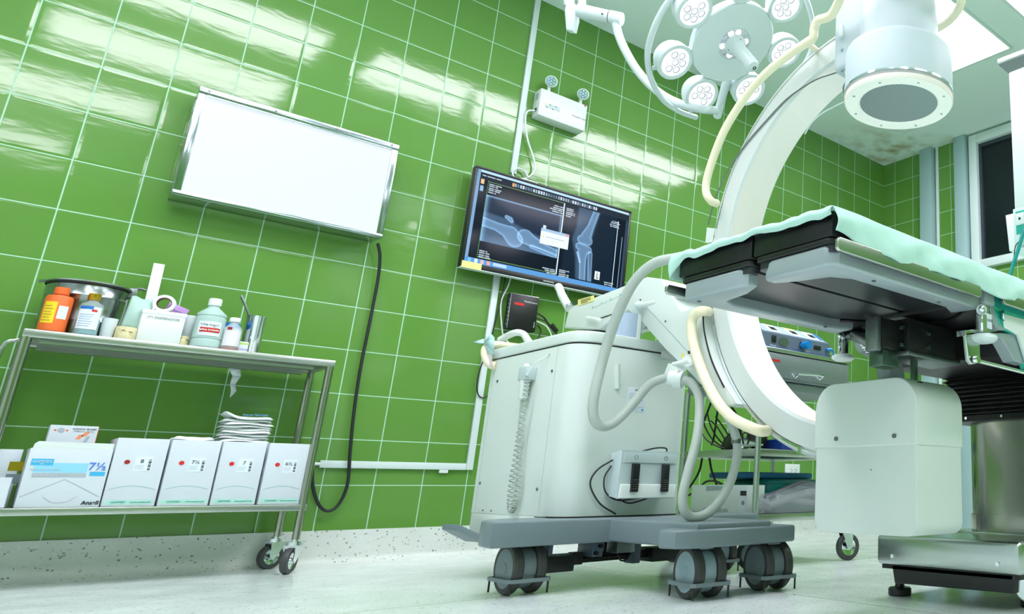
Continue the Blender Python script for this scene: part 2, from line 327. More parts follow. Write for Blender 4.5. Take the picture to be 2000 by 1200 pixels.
trim('trim_2', -.812, -.925, .07)
wf = MB(); wf.box((X1 - .045, -1.02, 1.97), (X1 + .02, -.945, 3.11), .004); wf.box((X1 - .045, -2.8, 1.97), (X1 + .02, -1.02, 2.035), .004); wf.box((X1 - .045, -2.8, 3.03), (X1 + .02, -1.02, 3.11), .004); wf.box((X1 - .045, -2.86, 1.97), (X1 + .02, -2.78, 3.11), .004)
w1 = struct('window_1', wf, M['trimlight'])
g = MB(); g.box((X1 - .01, -1.045, 2.035), (X1 + .03, -1.02, 3.03)); g.box((X1 - .01, -2.78, 3.0), (X1 + .03, -1.045, 3.03)); g.box((X1 - .01, -2.78, 2.035), (X1 + .03, -2.76, 3.0)); g.box((X1 - .01, -2.76, 2.035), (X1 + .03, -1.045, 2.05))
struct('gasket', g, M['darkframe'], w1)
struct('pane', MB().box((X1 + .012, -2.76, 2.05), (X1 + .022, -1.045, 3.0)), M['darkglass'], w1)

# ------------------------------------------------------------------ recessed ceiling troffers
def troffer(name_loc, lab):
    x, y = name_loc; t = thing('ceiling_light', lab, 'ceiling light', (x, y, H - .01), 'recessed fluorescent panels in the ceiling')
    w, d = .61, .27; m = MB()
    for a, b in (((x - w, y - d, H - .012), (x + w, y - d + .02, H)), ((x - w, y + d - .02, H - .012), (x + w, y + d, H)), ((x - w, y - d + .02, H - .012), (x - w + .02, y + d - .02, H)), ((x + w - .02, y - d + .02, H - .012), (x + w, y + d - .02, H))): m.box(a, b)
    obj('frame', m, M['trimlight'], t); obj('diffuser', MB().box((x - w + .02, y - d + .02, H - .006), (x + w - .02, y + d - .02, H - .001)), M['lightglow'], t)
LP = [((3.455, -1.635), 'bright ceiling light panel behind the round detector housing, right of it'), ((3.455, -2.39), 'bright ceiling light panel cut by the top right corner of the photo'),
      ((2.0, -1.635), 'ceiling light panel above the surgical lamp, seen only mirrored in the tiles'), ((.55, -1.635), 'ceiling light panel mirrored in the tiles above the light box'),
      ((.55, -2.6), 'ceiling light panel mirrored in the tiles left of the light box, upper patch'), ((.0, -3.75), 'ceiling light panel mirrored in the tiles at the left edge, lower patch')]
for a, l in LP: troffer(a, l)
for a in ((3.455, -3.75), (3.455, -5.2), (1.6, -5.2), (-1.0, -1.9), (-.4, -5.2)): troffer(a, 'ceiling light panel outside the picture, over the near part of the room')

# ------------------------------------------------------------------ x-ray light box
a = PY(391, 168, -.12); b = PY(781, 283, -.12); c = PY(745, 470, -.12); d = PY(335, 375, -.12)
x0 = (a.x + d.x) / 2; x1 = (b.x + c.x) / 2; z1 = (a.z + b.z) / 2; z0 = (c.z + d.z) / 2
lb = thing('light_box', 'steel framed x-ray light box glowing white on the green tiles', 'light box', (x0, 0, z0))
obj('housing', MB().box((x0 + .004, -.108, z0 + .004), (x1 - .004, -.0, z1 - .004), .003), M['steel'], lb)
f = MB(); fw = .03
f.box((x0, -.122, z1 - fw), (x1, -.104, z1), .003); f.box((x0, -.122, z0), (x1, -.104, z0 + .022), .003); f.box((x0, -.122, z0 + .02), (x0 + .026, -.104, z1 - fw), .003); f.box((x1 - .026, -.122, z0 + .02), (x1, -.104, z1 - fw), .003)
obj('frame', f, M['framesteel'], lb)
obj('film_clip', MB().tube([(x0 + .03, -.126, z1 - .037), (x1 - .03, -.126, z1 - .037)], .0045), M['chrome'], lb)
obj('opal_panel', MB().box((x0 + .026, -.116, z0 + .02), (x1 - .026, -.106, z1 - fw)), M['boxglow'], lb)
for k in range(4): obj('screw', MB().cyl((x0 + .03 + k * (x1 - x0 - .06) / 3, -.1205, z1 - .012), (x0 + .03 + k * (x1 - x0 - .06) / 3, -.126, z1 - .012), .004, seg=12), M['darksteel'], lb)
for k in range(3): obj('vent', MB().box((x0 + .001, -.085, z1 - .06 - k * .017), (x0 + .005, -.035, z1 - .052 - k * .017), mtx=None), M['trimlight'], lb)
cp = [PY(738, 476, -.07), PY(742, 500, -.05), PY(739, 540, -.03), PY(728, 600, -.02), PY(718, 650, -.02), PY(704, 720, -.02), PY(692, 800, -.02), PY(684, 880, -.026), PY(679, 945, -.026), PY(662, 985, -.025), PY(640, 999, -.025), PY(622, 985, -.025), PY(611, 950, -.025), PY(609, 905, -.03), PY(600, 880, -.03)]
obj('power_cord', MB().tube(cp, .0065, smooth=6), M['cable'], lb)

# ------------------------------------------------------------------ wall monitor with the two knee x-rays
tx0, tx1, tz0, tz1, ty = 1.578, 2.488, 1.397, 1.948, -.1
tv = thing('monitor', 'wide black wall monitor showing two knee x-rays', 'monitor', (tx0, 0, tz0))
obj('casing', MB().box((tx0, ty + .002, tz0), (tx1, ty + .045, tz1), .006), M['black'], tv)
bz = MB(); bw = .014
bz.box((tx0, ty - .006, tz1 - bw), (tx1, ty + .002, tz1), .002); bz.box((tx0, ty - .006, tz0), (tx1, ty + .002, tz0 + .03), .002); bz.box((tx0, ty - .006, tz0 + .03), (tx0 + bw, ty + .002, tz1 - bw), .002); bz.box((tx1 - bw, ty - .006, tz0 + .03), (tx1, ty + .002, tz1 - bw), .002)
obj('bezel', bz, M['black'], tv)
obj('wall_bracket', MB().box((1.9, ty + .045, 1.55), (2.16, -.001, 1.8)), M['blackm'], tv)
obj('chrome_edge', MB().box((tx0, ty - .007, tz0 - .003), (tx1, ty + .03, tz0 + .0005)), M['trimlight'], tv)
NU, NV = 420, 250
U, V = np.meshgrid(np.linspace(0, 1, NU + 1), np.linspace(0, 1, NV + 1), indexing='ij')     # v runs down
img = np.zeros((NU + 1, NV + 1, 3)); img[:] = (.003, .007, .014)
asp = (tx1 - tx0) / (tz1 - tz0)
def seg_d(px, py, a, b, ra, rb):
    ax, ay = a; bx, by = b; ax *= asp; bx *= asp; t = np.clip(((px - ax) * (bx - ax) + (py - ay) * (by - ay)) / ((bx - ax) ** 2 + (by - ay) ** 2 + 1e-9), 0, 1)
    return np.hypot(px - ax - t * (bx - ax), py - ay - t * (by - ay)) - (ra + (rb - ra) * t)
def shape(pts, msk=None):
    d = None
    for (a, ra), (b, rb) in zip(pts, pts[1:]):
        s = seg_d(U * asp, V, a, b, ra, rb); d = s if d is None else np.minimum(d, s)
    return d
def add(d, soft, amt, msk):
    global img
    k = np.clip(.5 - d / soft, 0, 1)[..., None] * msk[..., None]; img = img + k * np.array(amt)
def fill(u0, v0, u1, v1, c):
    k = (U >= u0) & (U <= u1) & (V >= v0) & (V <= v1); img[k] = c
tint = np.array((.34, .62, .98))
mA = ((U > .065) & (U < .535) & (V > .255) & (V < .755)).astype(float)
img[mA > 0] = (.006, .018, .042)
glow = np.exp(-((U - .06) / .02) ** 2) + np.exp(-((V - .255) / .012) ** 2) * 1.0 + np.exp(-((U - .535) / .008) ** 2) * .6
img += (glow * mA)[..., None] * tint * .55
soft = shape([((.0, .60), .17), ((.18, .62), .165), ((.32, .66), .13), ((.55, .70), .085)]); add(soft, .03, tint * .13, mA)
add(shape([((0, .76), .07), ((.55, .79), .07)]), .08, tint * .08, mA)
def bones(groups, msk, ew):
    global img
    for polys, w in groups:
        dd = None
        for pts in polys: s_ = shape(pts); dd = s_ if dd is None else np.minimum(dd, s_)
        add(dd, .012, tint * w, msk); k = np.exp(-(dd / ew) ** 2); img += (k * msk)[..., None] * tint * .30
        k = np.clip(1 + dd / .03, 0, 1) * (dd < 0); img += (k * msk)[..., None] * tint * .10
bones((([[((.0, .53), .048), ((.15, .565), .042), ((.235, .60), .07)], [((.235, .605), .078), ((.262, .655), .082)]], .20), ([[((.325, .60), .078), ((.36, .625), .062), ((.45, .665), .032), ((.55, .70), .027)]], .20), ([[((.37, .69), .018), ((.55, .75), .016)]], .15), ([[((.200, .435), .016), ((.222, .45), .022), ((.232, .468), .016)]], .34)), mA, .006)
mB = ((U > .575) & (U < .915) & (V > .10) & (V < .935)).astype(float); img[mB > 0] = (.006, .014, .028)
add(shape([((.72, .05), .125), ((.70, .35), .10), ((.685, .48), .105), ((.70, .68), .075), ((.725, .97), .085)]), .03, tint * .12, mB)
bones((([[((.765, .10), .032), ((.735, .30), .034), ((.712, .42), .055)], [((.685, .47), .048), ((.725, .47), .052)]], .20), ([[((.672, .555), .038), ((.735, .575), .038)], [((.700, .60), .055), ((.705, .70), .034), ((.718, .97), .029)]], .20), ([[((.752, .61), .022), ((.768, .97), .016)]], .16), ([[((.664, .63), .005), ((.688, .74), .004)]], .5)), mB, .0055)
rs = np.random.RandomState(3)
fill(0, 0, 1, .028, (.45, .66, .86)); fill(0, 0, .018, 1, (.18, .34, .55)); fill(.018, .028, 1, .10, (.015, .022, .035)); fill(.985, .10, 1, 1, (.03, .06, .10))
for k in range(34): fill(.22 + k * .0162, .048, .231 + k * .0162, .082, [(.12, .2, .3), (.5, .6, .72), (.3, .38, .45), (.55, .62, .7), (.1, .15, .2)][rs.randint(5)])
fill(.205, .045, .218, .085, (.85, .38, .12))
def dashes(u, v, n, w, r=False):
    for k in range(n):
        L_ = w * rs.uniform(.55, 1); s = u - L_ if r else u; q = s
        while q < s + L_: fill(q, v + k * .022, q + .0045, v + k * .022 + .011, (.62, .74, .84)); q += .0075
dashes(.03, .052, 1, .12); dashes(.075, .125, 5, .075); dashes(.535, .16, 4, .09, True); dashes(.56, .15, 5, .065); dashes(.935, .15, 4, .075, True); dashes(.075, .85, 4, .07); dashes(.535, .885, 3, .09, True); dashes(.56, .87, 4, .07); dashes(.93, .90, 2, .08, True)
fill(.024, .10, .045, .15, (.8, .5, .25)); fill(.026, .17, .044, .23, (.25, .42, .6)); fill(.065, .10, .068, .93, (.1, .3, .1)); fill(.068, .105, .54, .109, (.25, .5, .18)); fill(.068, .925, .54, .929, (.25, .5, .18))
fill(.540, .105, .5455, .935, (.62, .82, .95)); fill(.925, .14, .930, .95, (.5, .72, .9)); fill(.965, .32, .968, .94, (.45, .62, .85))
fill(.425, .42, .445, .47, (.55, .68, .78)); fill(.415, .455, .60, .63, (.72, .82, .93)); fill(.415, .455, .60, .485, (.35, .5, .68)); fill(.575, .46, .597, .48, (.8, .3, .28)); fill(.45, .54, .57, .547, (.35, .42, .5)); fill(.428, .53, .438, .552, (.9, .7, .2))
fill(.80, .80, .835, .895, (.72, .82, .9)); fill(.812, .815, .817, .88, (.02, .03, .05)); fill(.812, .87, .826, .88, (.02, .03, .05))
fill(0, .945, 1, 1, (.10, .30, .62))
for k, cc in enumerate(((.2, .5, .8), (.75, .85, .95), (.7, .45, .5), (.8, .35, .3))): fill(.02 + k * .035, .952, .038 + k * .035, .99, cc)
fill(.16, .955, .24, .985, (.45, .62, .85))
img = np.clip(img, 0, 1)
sx0, sx1, sz0, sz1 = tx0 + bw, tx1 - bw, tz0 + .03, tz1 - bw
me = bpy.data.meshes.new('screen'); vs = np.stack([sx0 + U * (sx1 - sx0) - tx0, np.full_like(U, ty - .001), sz1 - V * (sz1 - sz0) - tz0], -1).reshape(-1, 3)
ii, jj = np.meshgrid(np.arange(NU), np.arange(NV), indexing='ij'); q = (ii * (NV + 1) + jj).ravel(); faces = np.stack([q, q + 1, q + NV + 2, q + NV + 1], -1)
me.from_pydata(vs.tolist(), [], faces.tolist()); ca = me.color_attributes.new('picture', 'FLOAT_COLOR', 'POINT'); ca.data.foreach_set('color', np.concatenate([img.reshape(-1, 3), np.ones((img.shape[0] * img.shape[1], 1))], 1).astype(np.float32).ravel())
sm = bpy.data.materials.new('monitor_picture'); sm.use_nodes = True; at = sm.node_tree.nodes.new('ShaderNodeAttribute'); at.attribute_name = 'picture'; bs = bsdf(sm)
sm.node_tree.links.new(at.outputs['Color'], bs.inputs['Emission Color']); bs.inputs['Emission Strength'].default_value = .95; bs.inputs['Specular IOR Level'].default_value = .12; bs.inputs['Base Color'].default_value = (.002, .003, .005, 1); bs.inputs['Roughness'].default_value = .1
me.materials.append(sm); so = bpy.data.objects.new('screen', me); COL.objects.link(so); so.parent = tv; so['label'] = 'screen with side view and front view knee x-rays and a small dialog window'
obj('asset_sticker', MB().box((tx0 + .004, ty - .0075, tz0 - .002), (tx0 + .10, ty - .0062, tz0 + .032)), M['yellows'], tv, label='pale yellow inventory sticker')
text('lettering', 'SAMSUNG', ((tx0 + tx1) / 2, ty - .0065, tz0 + .012), (1, 0, 0), (0, 0, 1), .013, M['trimlight'], tv)

# ------------------------------------------------------------------ emergency light
ex0, ex1, ez0, ez1, ey = 1.862, 2.145, 2.362, 2.53, -.085
el = thing('emergency_light', 'white twin-head emergency light above the monitor', 'emergency light', (ex0, 0, ez0))
obj('body', MB().box((ex0, ey, ez0), (ex1, -.0, ez1), .006), M['white'], el)
for px, py in ((1077, 159), (1139, 184)):
    c = PY(px, py, -.085); n = Vector((-.42, -.78, -.30)).normalized()
    hd = obj('lamp_head', MB().lathe([(0, -.055), (.022, -.052), (.031, -.03), (.033, -.004), (.0335, .0), (.03, .003), (.0, .003)], c, n), M['white'], el)
    lens = MB().lathe([(0, .0035), (.028, .0035), (.028, .006), (0, .008)], c, n)
    obj('lens', lens, M['led_small'], hd)
    lm = MB(); q = Vector((0, 0, 1)).rotation_difference(n)
    for k in range(7): a = k * PI / 3; o_ = Vector((0, 0, .0075)) if k == 6 else Vector((.017 * math.cos(a), .017 * math.sin(a), .0075)); lm.ball(c + q @ o_, .0042, seg=10)
    obj('led_cluster', lm, M['whitesticker'], hd)
    obj('swivel', MB().cyl((c.x + .004, c.y + .03, ez1 - .002), (c.x + .004, c.y + .03, c.z - .02), .009), M['white'], hd)
p0 = PY(1065, 201, ey - .001); p1 = PY(1092, 218, ey - .001)
ip = obj('indicator_panel', MB().box((p0.x, ey - .002, p1.z - .002), (p1.x + .003, ey, p0.z + .004)), M['indicator'], el)
zc = (p0.z + p1.z) / 2
obj('glowing_indicator', MB().ball((p0.x + .01, ey - .002, zc + .008), .007, (1, .3, 1)), M['amber'], el)
for k, zz in ((0, -.012), (1, .008), (2, -.012), (3, .01)): obj('button', MB().ball((p0.x + .012 + k * .017, ey - .002, zc + zz), .0035, (1, .4, 1), 10), M['ink'], el)
obj('red_logo', MB().ball((PY(1143, 207, ey)[0], ey, PY(1143, 207, ey)[2]), .006, (1, .15, 1), 14), M['red'], el)
q = PY(1131, 230, ey - .001); text('lettering', 'Emergency Light', q, (1, 0, 0), (0, 0, 1), .013, M['lightink'], el)
for k in range(5): obj('vent', MB().box((ex0 - .001, -.06, ez1 - .03 - k * .008), (ex0 + .002, -.03, ez1 - .027 - k * .008)), M['lightink'], el)
wp = [(ex0 + .002, -.05, ez0 + .035), PY(1030, 218, -.03), PY(1026, 240, -.024), PY(1031, 275, -.024), PY(1041, 305, -.024), PY(1045, 328, -.024), PY(1037, 343, -.024), PY(1020, 350, -.024), PY(1005, 347, -.024), PY(1001, 336, -.024), PY(1010, 329, -.024), PY(1024, 334, -.024), PY(1032, 347, -.030)]
obj('power_cord', MB().tube(wp, .005, smooth=5), M['whitecable'], el)
obj('cord_plug', MB().box(tuple(Vector(wp[0]) + Vector((-.006, -.01, -.006))), tuple(Vector(wp[0]) + Vector((.004, .01, .012)))), M['black'], el)

# ------------------------------------------------------------------ surface cable ducts
def duct(lab, a, b, w=.032, t=.016, horiz=False, ext=None):
    m = MB()
    if horiz: m.box((a, -t, b[0] - w / 2), (b[1], 0, b[0] + w / 2), .003)
    else: m.box((b - w / 2, -t, a[0]), (b + w / 2, 0, a[1]), .003)
    o = obj('cable_duct', m, M['trimlight']); tag(o, lab, 'cable duct', 'white cable ducts on the green tiles'); return o
duct('white vertical cable duct running from the ceiling down behind the monitor', (2.0, H), 1.805)
duct('white vertical cable duct running from below the monitor to near the floor', (.405, 1.42), 1.80)
dh = duct('white horizontal cable duct low on the green wall beside the steel trolley', 1.175, (.42, 1.783), horiz=True)
obj('cord_end', MB().tube([(1.15, -.01, .42), (1.176, -.01, .42)], .007), M['whitecable'], dh)
q = PY(867, 917, -.01); obj('cable_clip', MB().box((q.x - .02, -.014, .40 - .012), (q.x + .02, -.002, .405), .003), M['white'], dh)
so = obj('junction_box', MB().box((PY(1018, 347, -.03).x, -.03, 1.93), (PY(1052, 356, -.03).x, 0, 1.985), .004), M['white'], origin=(1.87, 0, 1.93)); tag(so, 'white junction box half hidden behind the top of the monitor', 'junction box')

# ------------------------------------------------------------------ small computer on the wall
cx0, cx1, cz0, cz1 = 1.862, 2.014, 1.128, 1.322
pc = thing('mini_computer', 'small black wall-mounted computer with a red sticker below the monitor', 'computer', (cx0, 0, cz0))
obj('case', MB().box((cx0, -.065, cz0), (cx1, -.02, cz1), .006), M['black'], pc); obj('bracket', MB().box((cx0 + .01, -.02, cz0 + .02), (cx1 - .01, 0, cz1 + .006)), M['blackm'], pc)
obj('trim_frame', MB().tube([(cx0 + .001, -.064, cz0 + .003), (cx0 + .001, -.064, cz1 - .003), (cx1 - .003, -.064, cz1 - .001)], .0014, 6), M['steel'], pc)
obj('sticker', MB().box((cx0 + .022, -.0665, cz1 - .062), (cx0 + .075, -.065, cz1 - .048)), M['red'], pc, label='red sticker')
text('lettering', 'ThinkCentre', (cx0 + .108, -.0655, cz1 - .036), (1, 0, 0), (0, 0, 1), .014, M['trimlight'], pc)
text('lettering', 'lenovo', (cx1 - .012, -.0655, cz0 + .04), (0, 0, 1), (-1, 0, 0), .011, M['trimlight'], pc)
for k in range(7): obj('port', MB().box((cx0 - .001, -.058, cz0 + .02 + k * .022), (cx0 + .003, -.048, cz0 + .032 + k * .022)), M['lightink'], pc)
def wcable(pts, r, m, y=-.03, nm='cable'): return obj(nm, MB().tube([PY(*p, y) for p in pts], r, seg=8, smooth=6), m, pc)
wcable([(1050, 612), (1062, 620), (1072, 635), (1085, 650), (1092, 656)], .005, M['black'], -.04); wcable([(1048, 622), (1066, 628), (1078, 640), (1088, 654)], .004, M['black'], -.04)
wcable([(1048, 628), (1065, 636), (1074, 648), (1078, 660)], .0035, M['whitecable'], -.04); wcable([(1050, 635), (1056, 645), (1053, 656), (1046, 668), (1040, 680)], .004, M['black'], -.04)
wcable([(987, 540), (982, 570), (972, 610), (962, 650), (950, 690), (938, 720), (932, 748), (933, 768), (940, 777), (952, 774), (963, 758), (972, 740)], .0032, M['black'], -.022, 'thin_cable')
wcable([(998, 542), (992, 560), (980, 585), (978, 610), (981, 645), (984, 660), (994, 670)], .004, M['whitecable'], -.022, 'thin_cable')
obj('ferrite_core', MB().cyl(PY(1077, 634, -.04), PY(1088, 648, -.04), .011), M['black'], pc)

# ------------------------------------------------------------------ wall socket
s = thing('wall_socket', 'white double wall socket low on the green wall beyond the rear trolley', 'wall socket', (3.92, 0, .40))
obj('plate', MB().box((3.92, -.01, .40), (4.06, 0, .482), .003), M['white'], s)
for cx in (3.972, 4.015): obj('outlet', MB().cyl((cx, -.0105, .445), (cx, -.012, .445), .0035, seg=8).cyl((cx, -.0105, .428), (cx, -.012, .428), .0035, seg=8).cyl((cx + .014, -.0105, .437), (cx + .014, -.012, .437), .003, seg=8), M['ink'], s)
# ------------------------------------------------------------------ steel casters (shared builder)
def caster(parent, top, zdir, R=.05, az=0., w=.024, offs=.03, fork=None, braked=False):
    """a swivel caster under the point top; az = compass angle of the wheel's rolling direction"""
    top = Vector(top); d = Vector((math.cos(az), math.sin(az), 0)); n = Vector((-math.sin(az), math.cos(az), 0)); c = Vector((top.x, top.y, R)) + d * offs
    cs = obj('caster', MB().cyl((top.x, top.y, top.z - .012), top, .012).cyl((top.x, top.y, top.z - .022), (top.x, top.y, top.z - .01), .028), fork or M['chrome'], parent)
    f = MB()
    for s_ in (-1, 1):
        o = n * s_ * (w / 2 + .005); z = top.z - .022
        pl = [Vector((top.x, top.y, z)) - d * .028 + o, Vector((top.x, top.y, z)) + d * .03 + o, Vector((c.x, c.y, R)) + d * .013 + o, Vector((c.x, c.y, R - .012)) + o, Vector((c.x, c.y, R)) - d * .013 + o]
        f.prism(pl, n * s_ * .003)
    f.cyl(Vector((top.x, top.y, top.z - .024)) - n * 0, Vector((top.x, top.y, top.z - .018)), .03)
    obj('fork', f, fork or M['chrome'], cs)
    wh = obj('wheel', MB().lathe([(R * .62, -w * .3), (R * .66, -w / 2), (R * .93, -w / 2), (R, -w * .3), (R, w * .3), (R * .93, w / 2), (R * .66, w / 2), (R * .62, w * .3)], c, n), M['rubber'], cs)
    obj('wheel_hub', MB().lathe([(0, -w * .42), (R * .2, -w * .42), (R * .25, -w * .22), (R * .5, -w * .26), (R * .68, -w * .4), (R * .68, w * .4), (R * .5, w * .26), (R * .25, w * .22), (R * .2, w * .42), (0, w * .42)], c, n).cyl(c - n * (w / 2 + .01), c + n * (w / 2 + .01), .006), M['chrome'], cs)

# ------------------------------------------------------------------ steel instrument trolley at the left
ax0, ax1, ay0, ay1, zt, zs = .205, 1.082, -.335, -.035, .832, .258
tr = thing('instrument_trolley', 'two-shelf stainless steel trolley against the green wall at the left', 'trolley', ((ax0 + ax1) / 2, (ay0 + ay1) / 2, 0))
def rrail(name, z0_, z1_, t=.022):
    m = MB(); m.box((ax0, ay0, z0_), (ax1, ay0 + t, z1_), .004); m.box((ax0, ay1 - t, z0_), (ax1, ay1, z1_), .004); m.box((ax0, ay0 + t, z0_), (ax0 + t, ay1 - t, z1_), .004); m.box((ax1 - t, ay0 + t, z0_), (ax1, ay1 - t, z1_), .004)
    return obj(name, m, M['steel_x'], tr)
rrail('top_frame', zt - .028, zt)
m = MB(); m.box((ax0 + .02, ay0 + .02, zt - .012), (ax1 - .02, ay1 - .02, zt - .002)); m.box((ax0 + .045, ay0 + .05, zt - .04), (ax1 - .06, ay0 + .07, zt - .012)); m.box((ax0 + .045, ay1 - .09, zt - .045), (ax1 - .06, ay1 - .06, zt - .012)); obj('top_shelf', m, M['steel_x'], tr)
m = MB(); m.box((ax0 - .02, ay0 + .003, zs - .025), (ax1, ay1, zs), .003); obj('lower_shelf', m, M['steel_x'], tr)
for x in (ax0 + .012, ax1 - .014):
    for y in (ay0 + .014, ay1 - .014):
        obj('leg', MB().cyl((x, y, .125), (x, y, zt - .02), .0135), M['colsteel'], tr)
caster(tr, (ax1 - .014, ay0 + .014, .128), 0, .048, PI + .95, offs=.022); caster(tr, (ax1 - .014, ay1 - .014, .128), 0, .048, PI + .4, offs=.012)
caster(tr, (ax0 + .012, ay0 + .014, .128), 0, .048, PI + .5, offs=.02); caster(tr, (ax0 + .012, ay1 - .014, .128), 0, .048, PI + .3, offs=.012)
obj('grab_rail', MB().tube([(ax0 - .002, ay0 + .06, .80), (ax0 - .035, ay0 + .06, .76), (ax0 - .035, ay0 + .06, .5), (ax0 - .002, ay0 + .06, .45)], .007, smooth=4), M['steel'], tr)
# torn strip of tape under the top shelf
m = MB(); tp = [PY(458, 720, -.1), PY(462, 735, -.1), PY(455, 750, -.1), PY(456, 765, -.1), PY(449, 777, -.1)]; wd = [.02, .013, .009, .008, .001]
vv = [(p + Vector((-w_, 0, 0)), p + Vector((w_, .004 * (-1) ** k, 0))) for k, (p, w_) in enumerate(zip(tp, wd))]
for k in range(4): m.poly([vv[k][0], vv[k][1], vv[k + 1][1], vv[k + 1][0]])
sol = obj('torn_tape', m, M['paperwhite']); tag(sol, 'torn strip of white tape hanging under the trolley top', 'tape'); md = sol.modifiers.new('thickness', 'SOLIDIFY'); md.thickness = .0008

# --- boxes on the lower shelf
ZB = zs + .0005; FY = -.322
def gbox(px0, px1, name, lab, num, cat='box', group=None, z1=.49, dep=.21):
    x0 = PY(px0, 988, FY).x; x1 = PY(px1, 988, FY).x - (.004 if px1 < 580 else .012)
    t = thing(name, lab, cat, ((x0 + x1) / 2, FY + dep / 2, ZB), group)
    obj('carton_body', MB().box((x0, FY, ZB), (x1, FY + dep, z1), .0025), M['box'], t)
    y = FY - .0006; w = x1 - x0
    obj('dot_sticker', MB().cyl((x0 + w * .28, y + .001, z1 - .082), (x0 + w * .28, y - .0006, z1 - .082), .0075), M['red'] if num != '8' else M['darkred'], t, label='round red dot sticker')
    st = obj('sticker', MB().box((x0 + w * .42, y - .0003, z1 - .112), (x0 + w * .76, y + .001, z1 - .062)), M['whitesticker'], t)
    text('lettering', num, (x0 + w * .56, y - .0006, z1 - .079), (1, 0, 0), (0, 0, 1), .018, M['ink'], st, bold=.0002)
    bc = MB()
    for k in range(9): h_ = z1 - .072 - k * .0041; bc.box((x0 + w * .685, y - .0006, h_ - .0014 - .0012 * (k % 3)), (x0 + w * .74, y, h_))
    obj('barcode', bc, M['ink'], st)
    ln = MB()
    for k in range(4): ln.box((x0 + w * .44, y - .0006, z1 - .093 - k * .004), (x0 + w * (.62 - .02 * (k % 2)), y, z1 - .0922 - k * .004))
    obj('small_print', ln, M['lightink'], st)
    cv = MB()
    prev = None; pts = []
    for k in range(15): tt = k / 14; pts.append((x0 + .01 + tt * (w - .02), y - .0004, ZB + .058 + .012 * math.sin(tt * PI)))
    cv.tube(pts, .0006, 5); obj('printed_arc', cv, M['boxgreen'], t)
    obj('printed_band', MB().box((x0 + .006, y - .0001, ZB + .006), (x1 - .006, y + .0006, ZB + .022)), M['boxgreen'], t)
    text('lettering', 'GAMMEX', (x0 + w * .3, y - .0007, ZB + .014), (1, 0, 0), (0, 0, 1), .009, M['tealcable'], t); text('lettering', 'www.ansell.com', (x0 + w * .72, y - .0007, ZB + .014), (1, 0, 0), (0, 0, 1), .008, M['tealcable'], t)
    return t
GG = 'white glove cartons along the lower trolley shelf'
gbox(196, 304, 'glove_carton', 'white glove carton with dark red dot and printed 8', '8', group=GG)
gbox(306, 408, 'glove_carton', 'white glove carton marked 7½ beside the one marked 8', '7½', group=GG)
gbox(409, 499, 'glove_carton', 'white glove carton marked 7 under the gauze stack', '7', group=GG)
gbox(502, 590, 'glove_carton', 'white glove carton marked 6½ beside the trolley leg', '6½', group=GG, dep=.205)
x0 = PY(27, 988, FY).x; x1 = PY(193, 988, FY).x; z1 = .468
t = thing('glove_carton', 'large open white glove carton with light blue bands and blue 7½', 'box', ((x0 + x1) / 2, FY + .1, ZB), GG)
obj('carton_body', MB().box((x0, FY, ZB), (x1, FY + .2, z1 - .02), .002), M['box'], t)
obj('flap', MB().prism([(x0 + .004, FY, z1 - .021), (x1 - .002, FY, z1 - .021), (x1 - .002, FY - .004, z1), (x0 + .014, FY - .004, z1 + .002), (x0 + .006, FY - .003, z1 - .006)], (0, .002, 0)), M['white'], t)
y = FY - .0006; w = x1 - x0; hz = z1 - ZB
def band(u0, u1, v0, v1, mt, nm='printed_band'): return obj(nm, MB().box((x0 + w * u0, y, ZB + hz * v0), (x0 + w * u1, y + .001, ZB + hz * v1)), mt, t)
band(.10, .74, .53, .68, M['sky']); y -= .0003; band(.05, .31, .64, .74, M['skyd']); band(.10, .74, .46, .52, M['lightgrey']); band(.78, .97, .485, .55, M['skyd'])
text('lettering', 'GAMMEX', (x0 + w * .18, y - .0004, ZB + hz * .70), (1, 0, 0), (0, 0, 1), .011, M['box'], t); text('lettering', 'PF', (x0 + w * .18, y - .0004, ZB + hz * .66), (1, 0, 0), (0, 0, 1), .009, M['box'], t)
text('lettering', '7½', (x0 + w * .86, y - .0004, ZB + hz * .63), (1, 0, 0), (.25, 0, 1), .034, M['bluep'], t, bold=.0006)
text('lettering', 'Ansell', (x0 + w * .88, y - .0004, ZB + .013), (1, 0, 0), (0, 0, 1), .017, M['ink'], t, bold=.0005)
text('lettering', 'latex surgical gloves', (x0 + w * .24, y - .0004, ZB + hz * .58), (1, 0, 0), (0, 0, 1), .009, M['box'], t); text('lettering', 'sterile 50 pairs', (x0 + w * .26, y - .0004, ZB + hz * .49), (1, 0, 0), (0, 0, 1), .009, M['box'], t)
obj('printed_arc', MB().tube([(x0 + .006, y, ZB + hz * .16), (x0 + w * .5, y, ZB + hz * .43), (x1 - .006, y, ZB + hz * .16)], .0006, 5), M['lightgrey'], t)
obj('printed_arc', MB().tube([(x0 + w * .3, y, ZB + hz * .16), (x0 + w * .42, y, ZB + hz * .08), (x0 + w * .58, y, ZB + hz * .08), (x0 + w * .7, y, ZB + hz * .16)], .0006, 5, smooth=5), M['lightgrey'], t)
